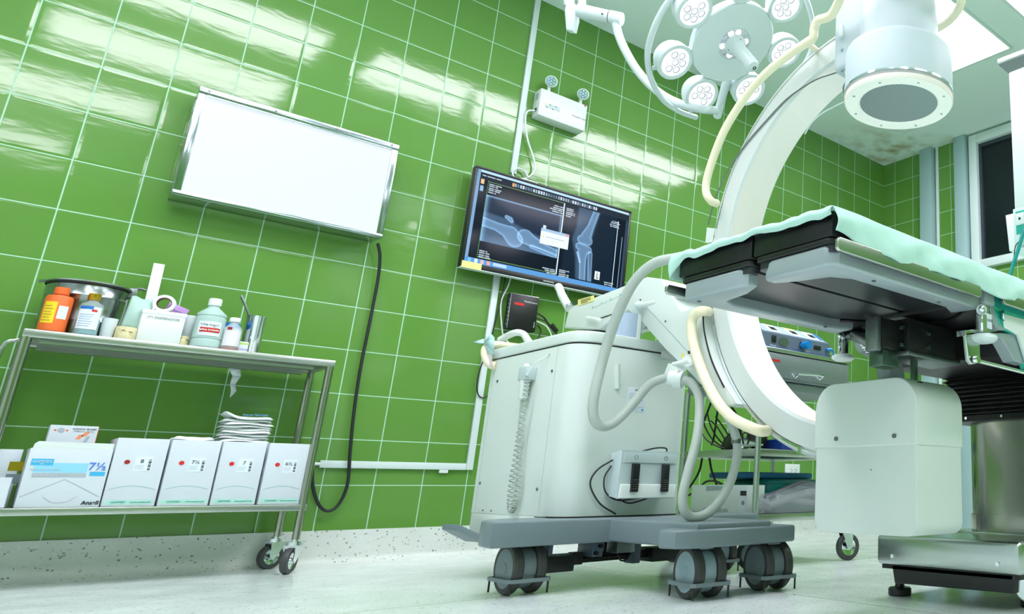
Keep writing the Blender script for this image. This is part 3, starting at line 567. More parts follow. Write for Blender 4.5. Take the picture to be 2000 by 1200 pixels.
# carton lying on the big one
q0 = PY(90, 862, -.22); q1 = PY(190, 862, -.22)
t = thing('small_carton', 'white carton with orange print standing on the largest glove carton', 'box', ((q0.x + q1.x) / 2, -.19, z1 - .019))
cz = z1 - .0185; cx0_, cx1_ = q0.x, q1.x - .004; ch = .080
obj('carton_body', MB().box((cx0_, -.22, cz), (cx1_ - .0012, -.15, cz + ch), .0015), M['box'], t); obj('end_panel', MB().box((cx1_ - .0012, -.219, cz + .001), (cx1_, -.151, cz + ch - .001)), M['orange'], t, label='orange end panel')
for k, (u, v) in enumerate(((.55, .42), (.66, .55), (.55, .10), (.70, .10))):
    bx, bz = cx0_ + u * .12, cz + v * ch; obj('printed_patch', MB().prism([(bx, -.2206, bz), (bx + .012, -.2206, bz), (bx + .020, -.2206, bz + .016), (bx + .008, -.2206, bz + .016)], (0, .0005, 0)), M['orangep'], t)
obj('printed_patch', MB().prism([(cx0_ + .085, -.2206, cz + .018), (cx0_ + .094, -.2206, cz + .018), (cx0_ + .102, -.2206, cz + .045), (cx0_ + .094, -.2206, cz + .045)], (0, .0005, 0)), M['lightgrey'], t)
obj('printed_picture', MB().ball((cx0_ + .028, -.22, cz + ch * .78), .009, (1, .06, 1)), M['lightgrey'], t)
for s_ in (-1, 1): obj('printed_mark', MB().ball((cx0_ + .028 + s_ * .014, -.22, cz + ch * .78), .0035, (1, .1, 1), 8), M['orange'], t)
text('lettering', 'SURGICAL BLADES', (cx0_ + .084, -.2206, cz + ch * .86), (1, 0, 0), (0, 0, 1), .007, M['ink'], t); text('lettering', 'STERILE R  100 PCS', (cx0_ + .084, -.2206, cz + ch * .76), (1, 0, 0), (0, 0, 1), .006, M['lightink'], t)
# gauze packets
def wavy_pack(c, w, d, h, rz, seed, nm, mt, curl=.0):
    rs = random.Random(seed); m = MB(); ph = rs.uniform(0, 6)
    def top(u, v):
        e = min(u, 1 - u, v, 1 - v); z = h * min(1, e * 9) ** .5
        return ((u - .5) * w, (v - .5) * d, z + .0025 * math.sin(u * 7 + ph) * math.cos(v * 5) + curl * max(0, .35 - u) ** 2 * 3)
    g = lambda f: f
    m.grid(lambda u, v: top(u, v), 14, 10); m.grid(lambda u, v: (top(u, v)[0], top(u, v)[1], .0025 * math.sin(u * 7 + ph) * math.cos(v * 5) + curl * max(0, .35 - u) ** 2 * 3), 14, 10)
    bmesh.ops.remove_doubles(m.bm, verts=m.bm.verts, dist=.0004)
    mt_ = Matrix.Translation(Vector(c)) @ Matrix.Rotation(rz, 4, 'Z'); bmesh.ops.transform(m.bm, matrix=mt_, verts=m.bm.verts)
    return obj(nm, m, mt, sharp=60)
gx = (PY(420, 860, -.2).x + PY(525, 860, -.2).x) / 2; gz = .4935
names_ = ['bottom packet', 'second packet from the bottom', 'third packet from the bottom', 'fourth packet from the bottom', 'fifth packet from the bottom', 'sixth packet from the bottom', 'third packet from the top', 'second packet from the top', 'top packet, its corner curled up and blue print']
for k in range(9):
    o = wavy_pack((gx + random.uniform(-.006, .006), -.2 + random.uniform(-.005, .005), gz + k * .0108), .155, .13, .0104, random.uniform(-.06, .06), k, 'gauze_packet', M['gauze'], curl=(.06 if k == 8 else 0))
    tag(o, 'white gauze packet in the trolley stack, ' + names_[k], 'gauze packet', 'gauze packets stacked on the glove cartons')
    if k == 8: text('lettering', 'Gauze Sponges', (gx + .012, -.264, gz + .1035), (1, 0, .05), (0, .6, .8), .013, M['bluetape'], o)
o = wavy_pack((PY(375, 856, -.2).x, -.2, .4935), .12, .10, .012, .03, 21, 'flat_packet', M['gauze']); tag(o, 'flat white packet lying on the 7½ glove carton', 'gauze packet')
# things at the left end of the lower shelf (partly outside the picture)
x0 = .235; x1 = PY(10, 985, -.33).x
t = thing('open_carton', 'small open white carton cut by the left edge on the lower shelf', 'box', ((x0 + x1) / 2, -.29, ZB))
m = MB(); a_, b_ = (x0, -.33), (x1, -.235)
m.box((a_[0], a_[1], ZB), (b_[0], a_[1] + .002, ZB + .095)); m.box((a_[0], b_[1] - .002, ZB), (b_[0], b_[1], ZB + .095)); m.box((a_[0], a_[1], ZB), (a_[0] + .002, b_[1], ZB + .095)); m.box((b_[0] - .002, a_[1], ZB), (b_[0], b_[1], ZB + .095)); m.box((a_[0], a_[1], ZB), (b_[0], b_[1], ZB + .002)); obj('carton_body', m, M['box'], t)
q0 = PY(8, 940, -.2); q1 = PY(45, 940, -.2)
t = thing('ampoule_carton', 'white carton with ochre and grey bands behind the open carton at the left edge', 'box', (q0.x + .02, -.18, ZB))
obj('carton_body', MB().box((q0.x - .03, -.2, ZB), (.290, -.13, .445), .002), M['box'], t); zb = q0.z
obj('printed_band', MB().box((q0.x - .0, -.2006, .375), (q1.x, -.1995, .405)), M['gold'], t, label='ochre band'); obj('printed_band', MB().box((q0.x, -.2006, .335), (q1.x, -.1995, .365)), M['lightink'], t, label='grey band')

# --- things on top of the trolley
ZT = zt + .0003
cxp = (PY(62, 640, -.165).x + PY(242, 670, -.165).x) / 2; R_ = .108
t = thing('sterilising_drum', 'large stainless steel drum with a dark clamp lid on the trolley', 'drum', (cxp, -.15, ZT))
dc = (cxp - .006, -.152, ZT)
obj('drum_body', MB().lathe([(0, 0), (R_ - .004, 0), (R_, .004), (R_, .055), (R_ + .002, .058), (R_, .061), (R_, .145), (R_ + .002, .148), (R_, .151), (R_, .194), (R_ - .003, .194), (R_ - .003, .006), (0, .006)], dc, seg=56), M['drumsteel'], t)
obj('lid', MB().lathe([(R_ + .001, .190), (R_ + .004, .192), (R_ + .004, .201), (R_ - .01, .205), (R_ * .5, .208), (0, .209)], dc, seg=56), M['steel'], t)
obj('lid_gasket', MB().lathe([(R_ + .0045, .187), (R_ + .006, .189), (R_ + .006, .194), (R_ + .0045, .196)], dc, seg=56), M['black'], t)
for an in (2.6, -.25):
    q = Vector((dc[0] + (R_ + .004) * math.cos(an), dc[1] + (R_ + .004) * math.sin(an), ZT + .194)); e = Vector((math.cos(an), math.sin(an), 0)); f_ = Vector((-e.y, e.x, 0))
    m = MB(); m.box(q - Vector((.012, .012, .025)), q + Vector((.012, .012, .012)), .003); m.tube([q + Vector((0, 0, .01)), q + e * .02 + Vector((0, 0, .016)), q + e * .035 + Vector((0, 0, .012))], .005)
    obj('clamp', m, M['darksteel'], t)
def bottle(nm, lab, px, y, r, prof, mt, parts=(), sx=1., cat='bottle', dz=0):
    x = PY(px[0], px[1], y).x; t = thing(nm, lab, cat, (x, y, ZT)); base = (x, y, ZT)
    obj('bottle_body', MB().lathe(prof, base, sx=sx), mt, t)
    return t, Vector(base)
# orange bottle
t, b = bottle('disinfectant_bottle', 'opaque orange bottle with yellow label in front of the steel drum', (98, 648), -.285, .033, [(0, 0), (.031, 0), (.034, .004), (.034, .118), (.031, .126), (.016, .129), (.016, .132), (0, .132)], M['orange'])
obj('cap', MB().lathe([(.0175, .131), (.019, .133), (.019, .155), (.017, .157), (0, .157)], b), M['orange'], t)
def label_arc(parent, nm, b, r, z0_, z1_, a0, a1, mt, **k):
    n = 12; m = MB(); r += .0006
    m.grid(lambda u, v: (b.x + r * math.cos(a0 + (a1 - a0) * u), b.y + r * math.sin(a0 + (a1 - a0) * u), b.z + z0_ + (z1_ - z0_) * v), n, 1); return obj(nm, m, mt, parent, **k)
fd = math.atan2(CAM.y - b.y, CAM.x - b.x)
label_arc(t, 'yellow_label', b, .034, .028, .102, fd - 1.05, fd - .05, M['yellow']); label_arc(t, 'white_sticker', b, .0343, .045, .09, fd + .1, fd + .85, M['whitesticker'])
for k in range(6): label_arc(t, 'label_text', b, .0347, .036 + k * .010, .0378 + k * .010, fd - .95, fd - .25 - .1 * (k % 2), M['brown'])
# blue-green liquid bottle
t, b = bottle('gold_capped_bottle', 'clear bottle of blue-green liquid with a gold cap and white label', (160, 668), -.29, .031, [(0, 0), (.028, 0), (.031, .004), (.031, .10), (.028, .112), (.014, .122), (.014, .128), (0, .128)], M['clear'])
obj('liquid', MB().lathe([(0, .002), (.0295, .002), (.0295, .058), (0, .058)], b), M['tealliquid'], t); obj('cap', MB().lathe([(.0155, .126), (.0165, .128), (.0165, .148), (.015, .15), (0, .15)], b), M['gold'], t, label='gold screw cap')
label_arc(t, 'label', b, .0315, .02, .10, fd - 1.0, fd + .9, M['paperwhite']); label_arc(t, 'label_band', b, .0319, .09, .101, fd - 1.0, fd + .15, M['bluelabel'], label='dark blue band'); label_arc(t, 'label_mark', b, .0319, .082, .09, fd + .05, fd + .5, M['red'], label='red oval mark')
for k in range(6): label_arc(t, 'label_text', b, .0319, .03 + k * .008, .0316 + k * .008, fd - .85, fd + .1 + .1 * (k % 3), M['bluetape'])
# white paper cup / roll
x = PY(203, 669, -.285).x; o = obj('paper_cup', MB().lathe([(0, 0), (.0155, 0), (.017, .002), (.021, .068), (.022, .07), (.0195, .07), (.016, .004), (0, .004)], (x, -.285, ZT)), M['paperwhite']); tag(o, 'small white paper cup beside the gold capped bottle', 'cup')
# elastic bandage rolls
def roll(px, y, r, h, lab):
    x = PY(px[0], px[1], y).x; o = obj('bandage_roll', MB().lathe([(0, 0), (r, 0), (r + .001, .004), (r + .001, h - .004), (r, h), (r * .25, h), (r * .25, h - .003), (0, h - .003)], (x, y, ZT)), M['beige']); tag(o, lab, 'bandage', 'beige elastic bandage rolls')
    for k in range(2): obj('bandage_clip', MB().box((x - .014 + k * .02, y - r - .002, ZT + .03 - k * .004), (x - .005 + k * .02, y - r + .006, ZT + .032 - k * .004)), M['brown'], o)
roll((244, 655), -.29, .027, .045, 'beige elastic bandage roll left of the white box'); roll((353, 680), -.26, .016, .04, 'beige elastic bandage roll between the white box and the big clear bottle')
# sterile pouch leaning
q = [PY(234, 640, -.255), PY(258, 578, -.24), PY(300, 588, -.24), PY(290, 645, -.255)]
m = MB(); m.grid(lambda u, v: tuple((q[0] * (1 - u) + q[3] * u) * (1 - v) + (q[1] * (1 - u) + q[2] * u) * v + Vector((0, -.008 * math.sin(u * 3.1) * math.sin(v * 3.1), .003 * math.sin(u * 9)))), 10, 10)
o = obj('sterile_pouch', m, M['mintpouch']); tag(o, 'crinkled transparent mint pouch leaning between drum and white box', 'pouch'); o.modifiers.new('thickness', 'SOLIDIFY').thickness = .003
# white box
x0 = PY(261, 672, -.285).x; x1 = PY(349, 680, -.285).x; t = thing('white_box', 'white plastic box with faint printed lettering in the middle of the trolley top', 'box', ((x0 + x1) / 2, -.26, ZT))
obj('box_body', MB().box((x0, -.285, ZT), (x1, -.225, ZT + .118), .006), M['white'], t); obj('box_lid', MB().box((x0 - .002, -.287, ZT + .104), (x1 + .002, -.223, ZT + .122), .005), M['white'], t)
text('lettering', '(Y) DISPENDOR', ((x0 + x1) / 2, -.2864, ZT + .094), (1, 0, 0), (0, 0, 1), .013, M['lightink'], t)
# tape ring standing on the box
c = PY(318, 607, -.25); o = obj('tape_roll', MB().lathe([(.022, -.011), (.032, -.011), (.032, .011), (.022, .011), (.022, -.011)], (c.x, -.25, ZT + .1225 + .0322), (.25, 1, 0), seg=40), M['paperwhite']); tag(o, 'roll of white tape standing on the white box', 'tape')
obj('tape_core', MB().lathe([(.0195, -.0105), (.0222, -.0105), (.0222, .0105), (.0195, .0105), (.0195, -.0105)], (c.x, -.25, ZT + .1225 + .0322), (.25, 1, 0), seg=40), M['maroon'], o, label='maroon cardboard core')
q = PY(345, 600, -.22); m = MB(); m.box((-.03, -.004, -.02), (.035, .004, .02), .003, Matrix.Translation((q.x, -.215, q.z - .012)) @ Matrix.Rotation(.35, 4, 'Y')); o = obj('suture_packet', m, M['purple']); tag(o, 'purple packet behind the roll of tape', 'packet')
obj('packet_fold', MB().box((-.02, -.001, -.0008), (.025, .001, .0008), 0, Matrix.Translation((q.x, -.2205, q.z - .012)) @ Matrix.Rotation(.35, 4, 'Y')), M['lilac'], o)
# white splint
p0 = PY(278, 655, -.13); p1 = PY(311, 516, -.06); d_ = (p1 - p0).normalized(); side = Vector((1, 0, 0)); m = MB(); m.prism([p0 - side * .016, p0 + side * .016, p1 + side * .016, p1 - side * .016], Vector((0, -.006, 0)))
o = obj('white_splint', m, M['paperwhite']); tag(o, 'long flat white splint leaning upright against the green tiles', 'splint')
x = PY(366, 650, -.22).x; o = obj('white_tube', MB().lathe([(0, 0), (.017, 0), (.018, .002), (.018, .128), (.016, .13), (0, .13)], (x, -.2, ZT)), M['paperwhite']); tag(o, 'tall white paper roll left of the big clear bottle', 'roll')
# saline
t, b = bottle('saline_bottle', 'large clear saline bottle with white cap and red label', (399, 680), -.275, .045, [(0, 0), (.04, 0), (.044, .005), (.044, .03), (.041, .034), (.044, .038), (.044, .118), (.041, .122), (.044, .127), (.043, .134), (.018, .158), (.016, .162), (.016, .168), (0, .168)], M['frosted'], sx=1.02)
obj('cap', MB().lathe([(.0175, .166), (.02, .168), (.02, .192), (.018, .195), (0, .195)], b), M['white'], t)
fd = math.atan2(CAM.y - b.y, CAM.x - b.x)
label_arc(t, 'label', b, .0455, .045, .10, fd - .75, fd + .8, M['paperwhite']); label_arc(t, 'label_band', b, .046, .058, .076, fd - .6, fd + .75, M['red'], label='red band')
text('lettering', 'Saline Irrigate', (b.x + .0475 * math.cos(fd), b.y + .0475 * math.sin(fd), b.z + .067), (-math.sin(fd), math.cos(fd), 0), (0, 0, 1), .0105, M['white'], t, bold=.0002); text('lettering', 'Saline Irrigate', (b.x + .0472 * math.cos(fd), b.y + .0472 * math.sin(fd), b.z + .087), (-math.sin(fd), math.cos(fd), 0), (0, 0, 1), .010, M['ink'], t)
# small red bottle
t, b = bottle('red_liquid_bottle', 'small clear bottle of red liquid with a white cap and blank label', (446, 683), -.29, .029, [(0, 0), (.027, 0), (.029, .004), (.029, .082), (.026, .09), (.014, .104), (.013, .112), (0, .112)], M['clear'])
obj('liquid', MB().lathe([(0, .002), (.0275, .002), (.0275, .078), (0, .078)], b), M['pinkish'], t, label='pale frothy upper part'); obj('red_residue', MB().lathe([(0, .001), (.0282, .001), (.0282, .013), (0, .013)], b), M['redliquid'], t)
obj('cap', MB().lathe([(.0145, .111), (.017, .113), (.017, .126), (.015, .129), (0, .129)], b), M['white'], t); label_arc(t, 'label', b, .0293, .016, .076, fd - .85, fd + 1.0, M['pinkish']); label_arc(t, 'label_mark', b, .0297, .078, .088, fd - .6, fd - .1, M['darkred'], label='dark red mark')
x = PY(452, 640, -.19).x; o = obj('blue_topped_tub', MB().lathe([(0, 0), (.034, 0), (.034, .10), (.030, .12), (0, .12)], (x - .004, -.19, ZT)), M['bluelabel']); tag(o, 'white tub with a bright blue lid behind the small red bottle', 'tub'); obj('tub_wall', MB().lathe([(.0345, .001), (.0345, .1), (.034, .1), (.034, .001), (.0345, .001)], (x - .004, -.19, ZT)), M['paperwhite'], o)
# steel jar with forceps
x = PY(489, 690, -.15).x; jb = Vector((x - .006, -.15, ZT)); t = thing('steel_jar', 'tall stainless steel jar at the right of the trolley top', 'jar', jb)
obj('jar_body', MB().lathe([(0, 0), (.03, 0), (.032, .003), (.034, .165), (.0355, .168), (.033, .168), (.03, .006), (0, .006)], jb), M['chrome'], t)
e = PY(472, 580, -.15); o = obj('forceps', MB().tube([jb + Vector((-.008, 0, .01)), jb + Vector((-.022, .0, .165)), e], lambda t_: .003 + .002 * t_, 8), M['darksteel']); tag(o, 'steel forceps sticking out of the steel jar', 'forceps')
obj('tip', MB().ball(e, .005, (1, .5, 1.6), 10), M['darksteel'], o)
x = PY(480, 660, -.265).x; t = thing('small_medicine_box', 'little white box with lime and lilac stripes beside the red liquid bottle', 'box', (x, -.25, ZT))
obj('box_body', MB().box((x - .018, -.262, ZT), (x + .015, -.235, ZT + .046), .004), M['paperwhite'], t); obj('stripe', MB().box((x - .018, -.2626, ZT + .034), (x + .015, -.2618, ZT + .040)), M['lime'], t, label='lime stripe'); obj('stripe', MB().box((x - .018, -.2626, ZT + .013), (x + .015, -.2618, ZT + .018)), M['lilac'], t, label='lilac stripe')
# ------------------------------------------------------------------ mobile C-arm x-ray machine
CX0, CX1 = 1.75, 1.892; CY, CZ, RI, RO = -2.63, 1.10, .60, .70; XM = (CX0 + CX1) / 2
ca = thing('c_arm_machine', 'large pale mint mobile C-arm x-ray machine on a blue-grey wheeled base', 'x-ray machine', (1.8, -1.75, 0))
def ring(a0, a1, prof, n, m, name, mt, **k):
    """sweep a closed (x, radius) profile round the C; angle 0 points to the back wall"""
    mb = MB(); R_ = []
    for i in range(n + 1):
        a = math.radians(a0 + (a1 - a0) * i / n); R_.append([mb.bm.verts.new((x, CY + r * math.cos(a), CZ + r * math.sin(a))) for x, r in prof])
    L = len(prof)
    for a, b in zip(R_, R_[1:]):
        for j in range(L): mb.bm.faces.new((a[j], a[(j + 1) % L], b[(j + 1) % L], b[j]))
    mb.bm.faces.new(R_[0]); mb.bm.faces.new(R_[-1][::-1]); return obj(name, mb, mt, ca, **k)
e = .008; g_ = .005
prof = [(CX0, RI + e), (CX0 + e, RI), (CX1 - e, RI), (CX1, RI + e), (CX1, RO - e), (CX1 - .02, RO + .004), (CX0 + .02, RO + .004), (CX0, RO - e), (CX0, RO - .012), (CX0 + g_, RO - .013), (CX0 + g_, RO - .021), (CX0, RO - .022)]
ring(-86, 92, prof, 96, 0, 'c_ring', M['carm_ring'], sharp=28)
ring(-85.5, 91, [(CX0 + .009, RI - .0012), (CX1 - .009, RI - .0012), (CX1 - .009, RI + .003), (CX0 + .009, RI + .003)], 96, 0, 'inner_liner', M['carm_in'], label='ivory white inner face of the C')
ring(-74, 20, [(CX0 - .003, RO - .020), (CX0 + .003, RO - .020), (CX0 + .003, RO - .014), (CX0 - .003, RO - .014)], 80, 0, 'guide_rail', M['chrome'], label='thin chrome guide rail')
cl = obj('rail_clamp', MB().box((CX0 - .006, -2.44 - .008, CZ - .665 - .01), (CX0, -2.44 + .004, CZ - .665 + .008)), M['chrome'], ca)
wc = [PX(1383, 440, CX0 - .004), PX(1393, 400, CX0 - .004), PX(1410, 357, CX0 - .004), PX(1427, 325, CX0 - .004), PX(1460, 278, CX0 - .004), PX(1493, 240, CX0 - .004), PX(1530, 200, CX0 - .004), PX(1560, 176, CX0 - .004), PX(1595, 155, CX0 - .004), PX(1627, 144, CX0 - .005), PX(1645, 139, CX0 - .012), PX(1652, 145, CX0 - .018), PX(1651, 160, CX0 - .02), PX(1647, 172, CX0 - .02), PX(1650, 190, CX0 - .01)]
obj('tension_cable', MB().tube(wc, .0028, 8, smooth=5), M['darksteel'], ca, label='thin dark cable along the C')
obj('hatch', MB().prism([PX(1382, 445, CX0), PX(1400, 447, CX0), PX(1398, 474, CX0), PX(1379, 474, CX0)], (-.003, 0, 0)), M['carm'], ca)
obj('slim_cable', MB().tube([PX(1655, 196, 1.9), PX(1630, 208, 1.9), PX(1605, 222, 1.9), PX(1585, 240, 1.9), PX(1572, 262, 1.9)], .0025, 8, smooth=4), M['whitecable'], ca)
# image intensifier
dc = Vector((1.82, -2.76, 1.487)); rb = .17
obj('detector_housing', MB().lathe([(rb - .002, .012), (rb, .016), (rb, .028), (rb, .160), (rb - .003, .170), (rb - .009, .176), (.134, .196), (.128, .199), (.126, .205), (.126, .55), (.11, .58), (0, .58)], dc, seg=72), M['detector'], ca)
obj('detector_collar', MB().lathe([(rb + .0025, .026), (rb + .0025, .032), (rb - .002, .032), (rb - .002, .026), (rb + .0025, .026)], dc, seg=72), M['chrome'], ca)
obj('detector_rim', MB().lathe([(.128, -.0), (.166, -.002), (rb, .004), (rb, .024), (.12, .024), (.12, .004), (.128, 0)], dc, seg=72), M['carm_in'], ca)
obj('grid_face', MB().lathe([(0, .003), (.127, .003), (.127, .008), (0, .008)], dc, seg=64), M['grid'], ca, label='dark striped round detector face')
for k in range(8):
    a = .3 + k * PI / 4; obj('screw', MB().cyl(dc + Vector((.149 * math.cos(a), .149 * math.sin(a), -.003)), dc + Vector((.149 * math.cos(a), .149 * math.sin(a), .002)), .004, seg=10), M['lightgrey'], ca)
obj('detector_mount', MB().box((1.725, -2.70, 1.63), (1.915, -2.555, 2.02), .022, seg=3), M['detector'], ca)
obj('mount_latch', MB().tube([(1.722, -2.597, 1.79), (1.722, -2.60, 1.745)], .008), M['white'], ca); obj('mount_rivet', MB().cyl((1.724, -2.60, 1.70), (1.719, -2.60, 1.70), .005), M['lightgrey'], ca)
# cream grab rails
gr = [PX(1400, 398, 1.735), PX(1388, 392, 1.70), PX(1379, 375, 1.69), PX(1382, 345, 1.69), PX(1400, 290, 1.69), PX(1422, 242, 1.69), PX(1460, 184, 1.69), PX(1500, 140, 1.69), PX(1540, 108, 1.69), PX(1572, 86, 1.685), PX(1588, 74, 1.68), PX(1590, 58, 1.675), PX(1598, 40, 1.67)]
zr = 1.845; rr = .205
cir = [Vector((1.82 + rr * math.cos(a), -2.76 + rr * math.sin(a), zr + .02 * math.sin(a + 2))) for a in np.linspace(math.radians(150), math.radians(395), 16)]
obj('grab_rail', MB().tube(gr + [PX(1625, 28, 1.665)] + cir[1:], .0145, 14, smooth=5), M['cream'], ca)
obj('rail_stub', MB().tube([PX(1572, 86, 1.69), PX(1583, 90, 1.71), PX(1594, 98, 1.75)], .010, smooth=3), M['cream'], ca)
gl = [PX(1384, 610, 1.74), PX(1375, 608, 1.70), PX(1360, 612, 1.69), PX(1351, 630, 1.69), PX(1353, 665, 1.69), PX(1364, 705, 1.69), PX(1382, 750, 1.69), PX(1405, 790, 1.69), PX(1432, 818, 1.69), PX(1465, 835, 1.69), PX(1485, 842, 1.70), PX(1497, 842, 1.74)]
obj('grab_rail', MB().tube(gl, .0175, 14, smooth=5), M['cream'], ca)
# x-ray tube housing
ty0, ty1, tx0_, tx1_ = -2.884, -2.518, 1.738, 1.942
def rbox(x0, x1, y0, y1, z0, z1, rt, rbm, name, mt, bev=.006):
    """rounded slab: silhouette rounded in the y-z plane, pushed along x"""
    pts = []
    for cy_, cz_, r, a0 in ((y1 - rt, z1 - rt, rt, 0), (y0 + rt, z1 - rt, rt, 90), (y0 + rbm, z0 + rbm, rbm, 180), (y1 - rbm, z0 + rbm, rbm, 270)):
        for k in range(9): a = math.radians(a0 + k * 11.25); pts.append((x0, cy_ + r * math.cos(a), cz_ + r * math.sin(a)))
    return obj(name, MB().prism(pts, (x1 - x0, 0, 0), bev), mt, ca, sharp=40)
rbox(tx0_ - .004, tx1_ + .004, ty0 - .004, ty1 + .004, .438, .618, .075, .004, 'tube_cover', M['carm'])
rbox(tx0_, tx1_, ty0, ty1, .21, .444, .003, .032, 'tube_housing', M['carm'])
for y in (-2.603, -2.815): obj('screw', MB().cyl((tx0_ - .003, y, .462 - 0), (tx0_ - .009, y, .462), .006, seg=12), M['darksteel'], ca)
obj('screw', MB().cyl((tx0_ + .001, -2.73, .376), (tx0_ - .002, -2.73, .376), .0015, seg=8), M['black'], ca)
for y in (-2.86, -2.80): obj('scuff', MB().box((tx0_ + .04, y - .002, .6168 - (.012 if y < -2.83 else 0)), (tx0_ + .06, y + .001, .6195 - (.012 if y < -2.83 else 0))), M['black'], ca)

# horizontal arm + sloping carriage that grips the ring
aw0, aw1 = 1.730, 1.925
arm = [PX(1110, 606, aw0), PX(1120, 597, aw0), PX(1262, 541, aw0), PX(1330, 570, aw0), PX(1262, 640, aw0), PX(1225, 605, aw0), PX(1190, 628, aw0), PX(1170, 643, aw0), PX(1101, 641, aw0)]
obj('cross_arm', MB().prism(arm, (aw1 - aw0, 0, 0), .008), M['carm'], ca, sharp=30)
cp_ = [(1262, 541), (1292, 545), (1300, 560), (1331, 607), (1372, 598), (1374, 640), (1388, 690), (1412, 745), (1440, 789), (1425, 795), (1398, 784), (1340, 722), (1300, 684), (1262, 640), (1232, 604), (1238, 570)]
obj('carriage', MB().prism([PX(a, b, aw0 - .006) for a, b in cp_], (aw1 - aw0 + .012, 0, 0), .006), M['carm'], ca, sharp=30)
obj('brake_slot', MB().tube([PX(1373, 612, aw0 - .012), PX(1376, 650, aw0 - .012), PX(1390, 705, aw0 - .012), PX(1414, 757, aw0 - .012)], .003, 6, smooth=5), M['black'], ca, label='narrow black slot beside the ring')
obj('panel_joint', MB().tube([PX(1262, 600, aw0 - .0065), PX(1300, 640, aw0 - .0065), PX(1350, 695, aw0 - .0065)], .0008, 5), M['lightink'], ca)
wt = obj('warning_sign', MB().prism([PX(1331, 698, aw0 - .0065), PX(1337, 697, aw0 - .0065), PX(1334, 689, aw0 - .0065)], (-.0008, 0, 0)), M['yellow'], ca, label='small yellow warning triangle')
obj('panel_mark', MB().box(tuple(PX(1344, 686, aw0 - .0065)), tuple(PX(1348, 692, aw0 - .0065) + Vector((-.001, 0, 0)))), M['ink'], ca)
for p in ((1300, 628), (1251, 586)): c = PX(*p, aw0 - .0065); obj('screw', MB().cyl(c, c + Vector((-.002, 0, 0)), .004, seg=10), M['darksteel'], ca)
obj('rear_handle', MB().tube([PX(1112, 603, 1.80), PX(1098, 578, 1.80), PX(1092, 562, 1.80)], lambda t_: .019 - .001 * t_, 14).ball(PX(1091, 561, 1.80), .0185), M['white'], ca)
yl = [PX(1129, 586, aw0 - .001), PX(1160, 577, aw0 - .001), PX(1161, 588, aw0 - .001), PX(1129, 598, aw0 - .001)]
ys = obj('yellow_sticker', MB().prism(yl, (-.001, 0, 0)), M['yellows'], ca)
for k in range(3):
    a = yl[0].lerp(yl[3], .25 + .25 * k); b = yl[1].lerp(yl[2], .25 + .25 * k); obj('sticker_text', MB().tube([a.lerp(b, .2) + Vector((-.0013, 0, 0)), a.lerp(b, .8 - .2 * (k == 2)) + Vector((-.0013, 0, 0))], .0013, 5), M['ink'], ys)
q = PX(1116, 594, aw0 - .001); text('lettering', 'BV Pulsera', q, (0, -1, .03), (0, 0, 1), .022, M['ink'], ca)
q0 = PX(1157, 604, aw0 - .0006); q1 = PX(1222, 575, aw0 - .0006); tk = MB()
for k in range(19): p = q0.lerp(q1, k / 18); h_ = .012 if k % 5 == 0 else .006; tk.box((aw0 - .0015, p.y - .0006, p.z), (aw0 + .0005, p.y + .0006, p.z + h_))
obj('scale_marks', tk, M['tealcable'], ca)
obj('slide_slot', MB().tube([PX(1172, 622, aw0 - .001), PX(1200, 613, aw0 - .001)], .0025, 6), M['black'], ca); obj('under_plate', MB().box((1.76, tuple(PX(1190, 640, 1.8))[1], PX(1160, 643, aw0).z - .004), (1.86, PX(1135, 640, 1.8).y, PX(1160, 643, aw0).z + .008), .002), M['black'], ca, label='black plate under the arm')
def lever(pts, r0, r1, nm='brake_lever'):
    return obj(nm, MB().tube(pts, lambda t_: r0 + (r1 - r0) * t_, 12, smooth=4).ball(pts[-1], r1 * .98, seg=12), M['white'], ca)
lever([PX(1148, 622, 1.725), PX(1160, 624, 1.71), PX(1172, 626, 1.695)], .010, .009); lever([PX(1247, 596, 1.725), PX(1255, 597, 1.70), PX(1262, 595, 1.66), PX(1277, 591, 1.65)], .016, .007)
obj('clamp_body', MB().box(tuple(PX(1218, 612, 1.73) + Vector((-.004, 0, -.03))), tuple(PX(1258, 606, 1.73) + Vector((.03, 0, .0))), .006), M['carm'], ca)
obj('knob_hub', MB().cyl(PX(1352, 706, aw0 - .005), PX(1344, 704, aw0 - .05), .021), M['white'], ca); lever([PX(1346, 703, 1.65), PX(1335, 708, 1.645), PX(1315, 711, 1.64)], .012, .006)
lever([PX(1240, 652, 1.9), PX(1252, 646, 1.9), PX(1272, 644, 1.9)], .012, .008)
# lifting column
cc = PZ(1223, 664, .87); obj('lift_column', MB().cyl((cc.x, cc.y, .86), (cc.x, cc.y, .965), .053, seg=40), M['esulight'], ca, label='grey blue round lifting column'); obj('column_key', MB().box((cc.x + .01, cc.y - .057, .86), (cc.x + .024, cc.y - .045, .965)), M['white'], ca)
# cabinet
kx0, kx1, ky0, ky1, kr = 1.48, 1.955, -.885, -1.57, .085
def foot(o):
    P_ = [(kx0 - o, ky0 + o)]
    for k in range(9): a = math.radians(180 + k * 11.25); P_.append((kx0 + kr + (kr + o) * math.cos(a), ky1 + kr + (kr + o) * math.sin(a)))
    for k in range(5): a = math.radians(270 + k * 22.5); P_.append((kx1 - .03 + (.03 + o) * math.cos(a), ky1 + .03 + (.03 + o) * math.sin(a)))
    P_.append((kx1 + o, ky0 + o)); return P_
obj('cabinet', MB().prism([(x, y, .228) for x, y in foot(0)], (0, 0, .598), .003), M['carm'], ca, sharp=40)
obj('cabinet_base', MB().box((kx0, -1.40, .15), (kx1, ky0, .229), .004), M['carm'], ca)
obj('cabinet_lid', MB().prism([(x, y, .829) for x, y in foot(.002)], (0, 0, .044), .008), M['carm'], ca, sharp=30)
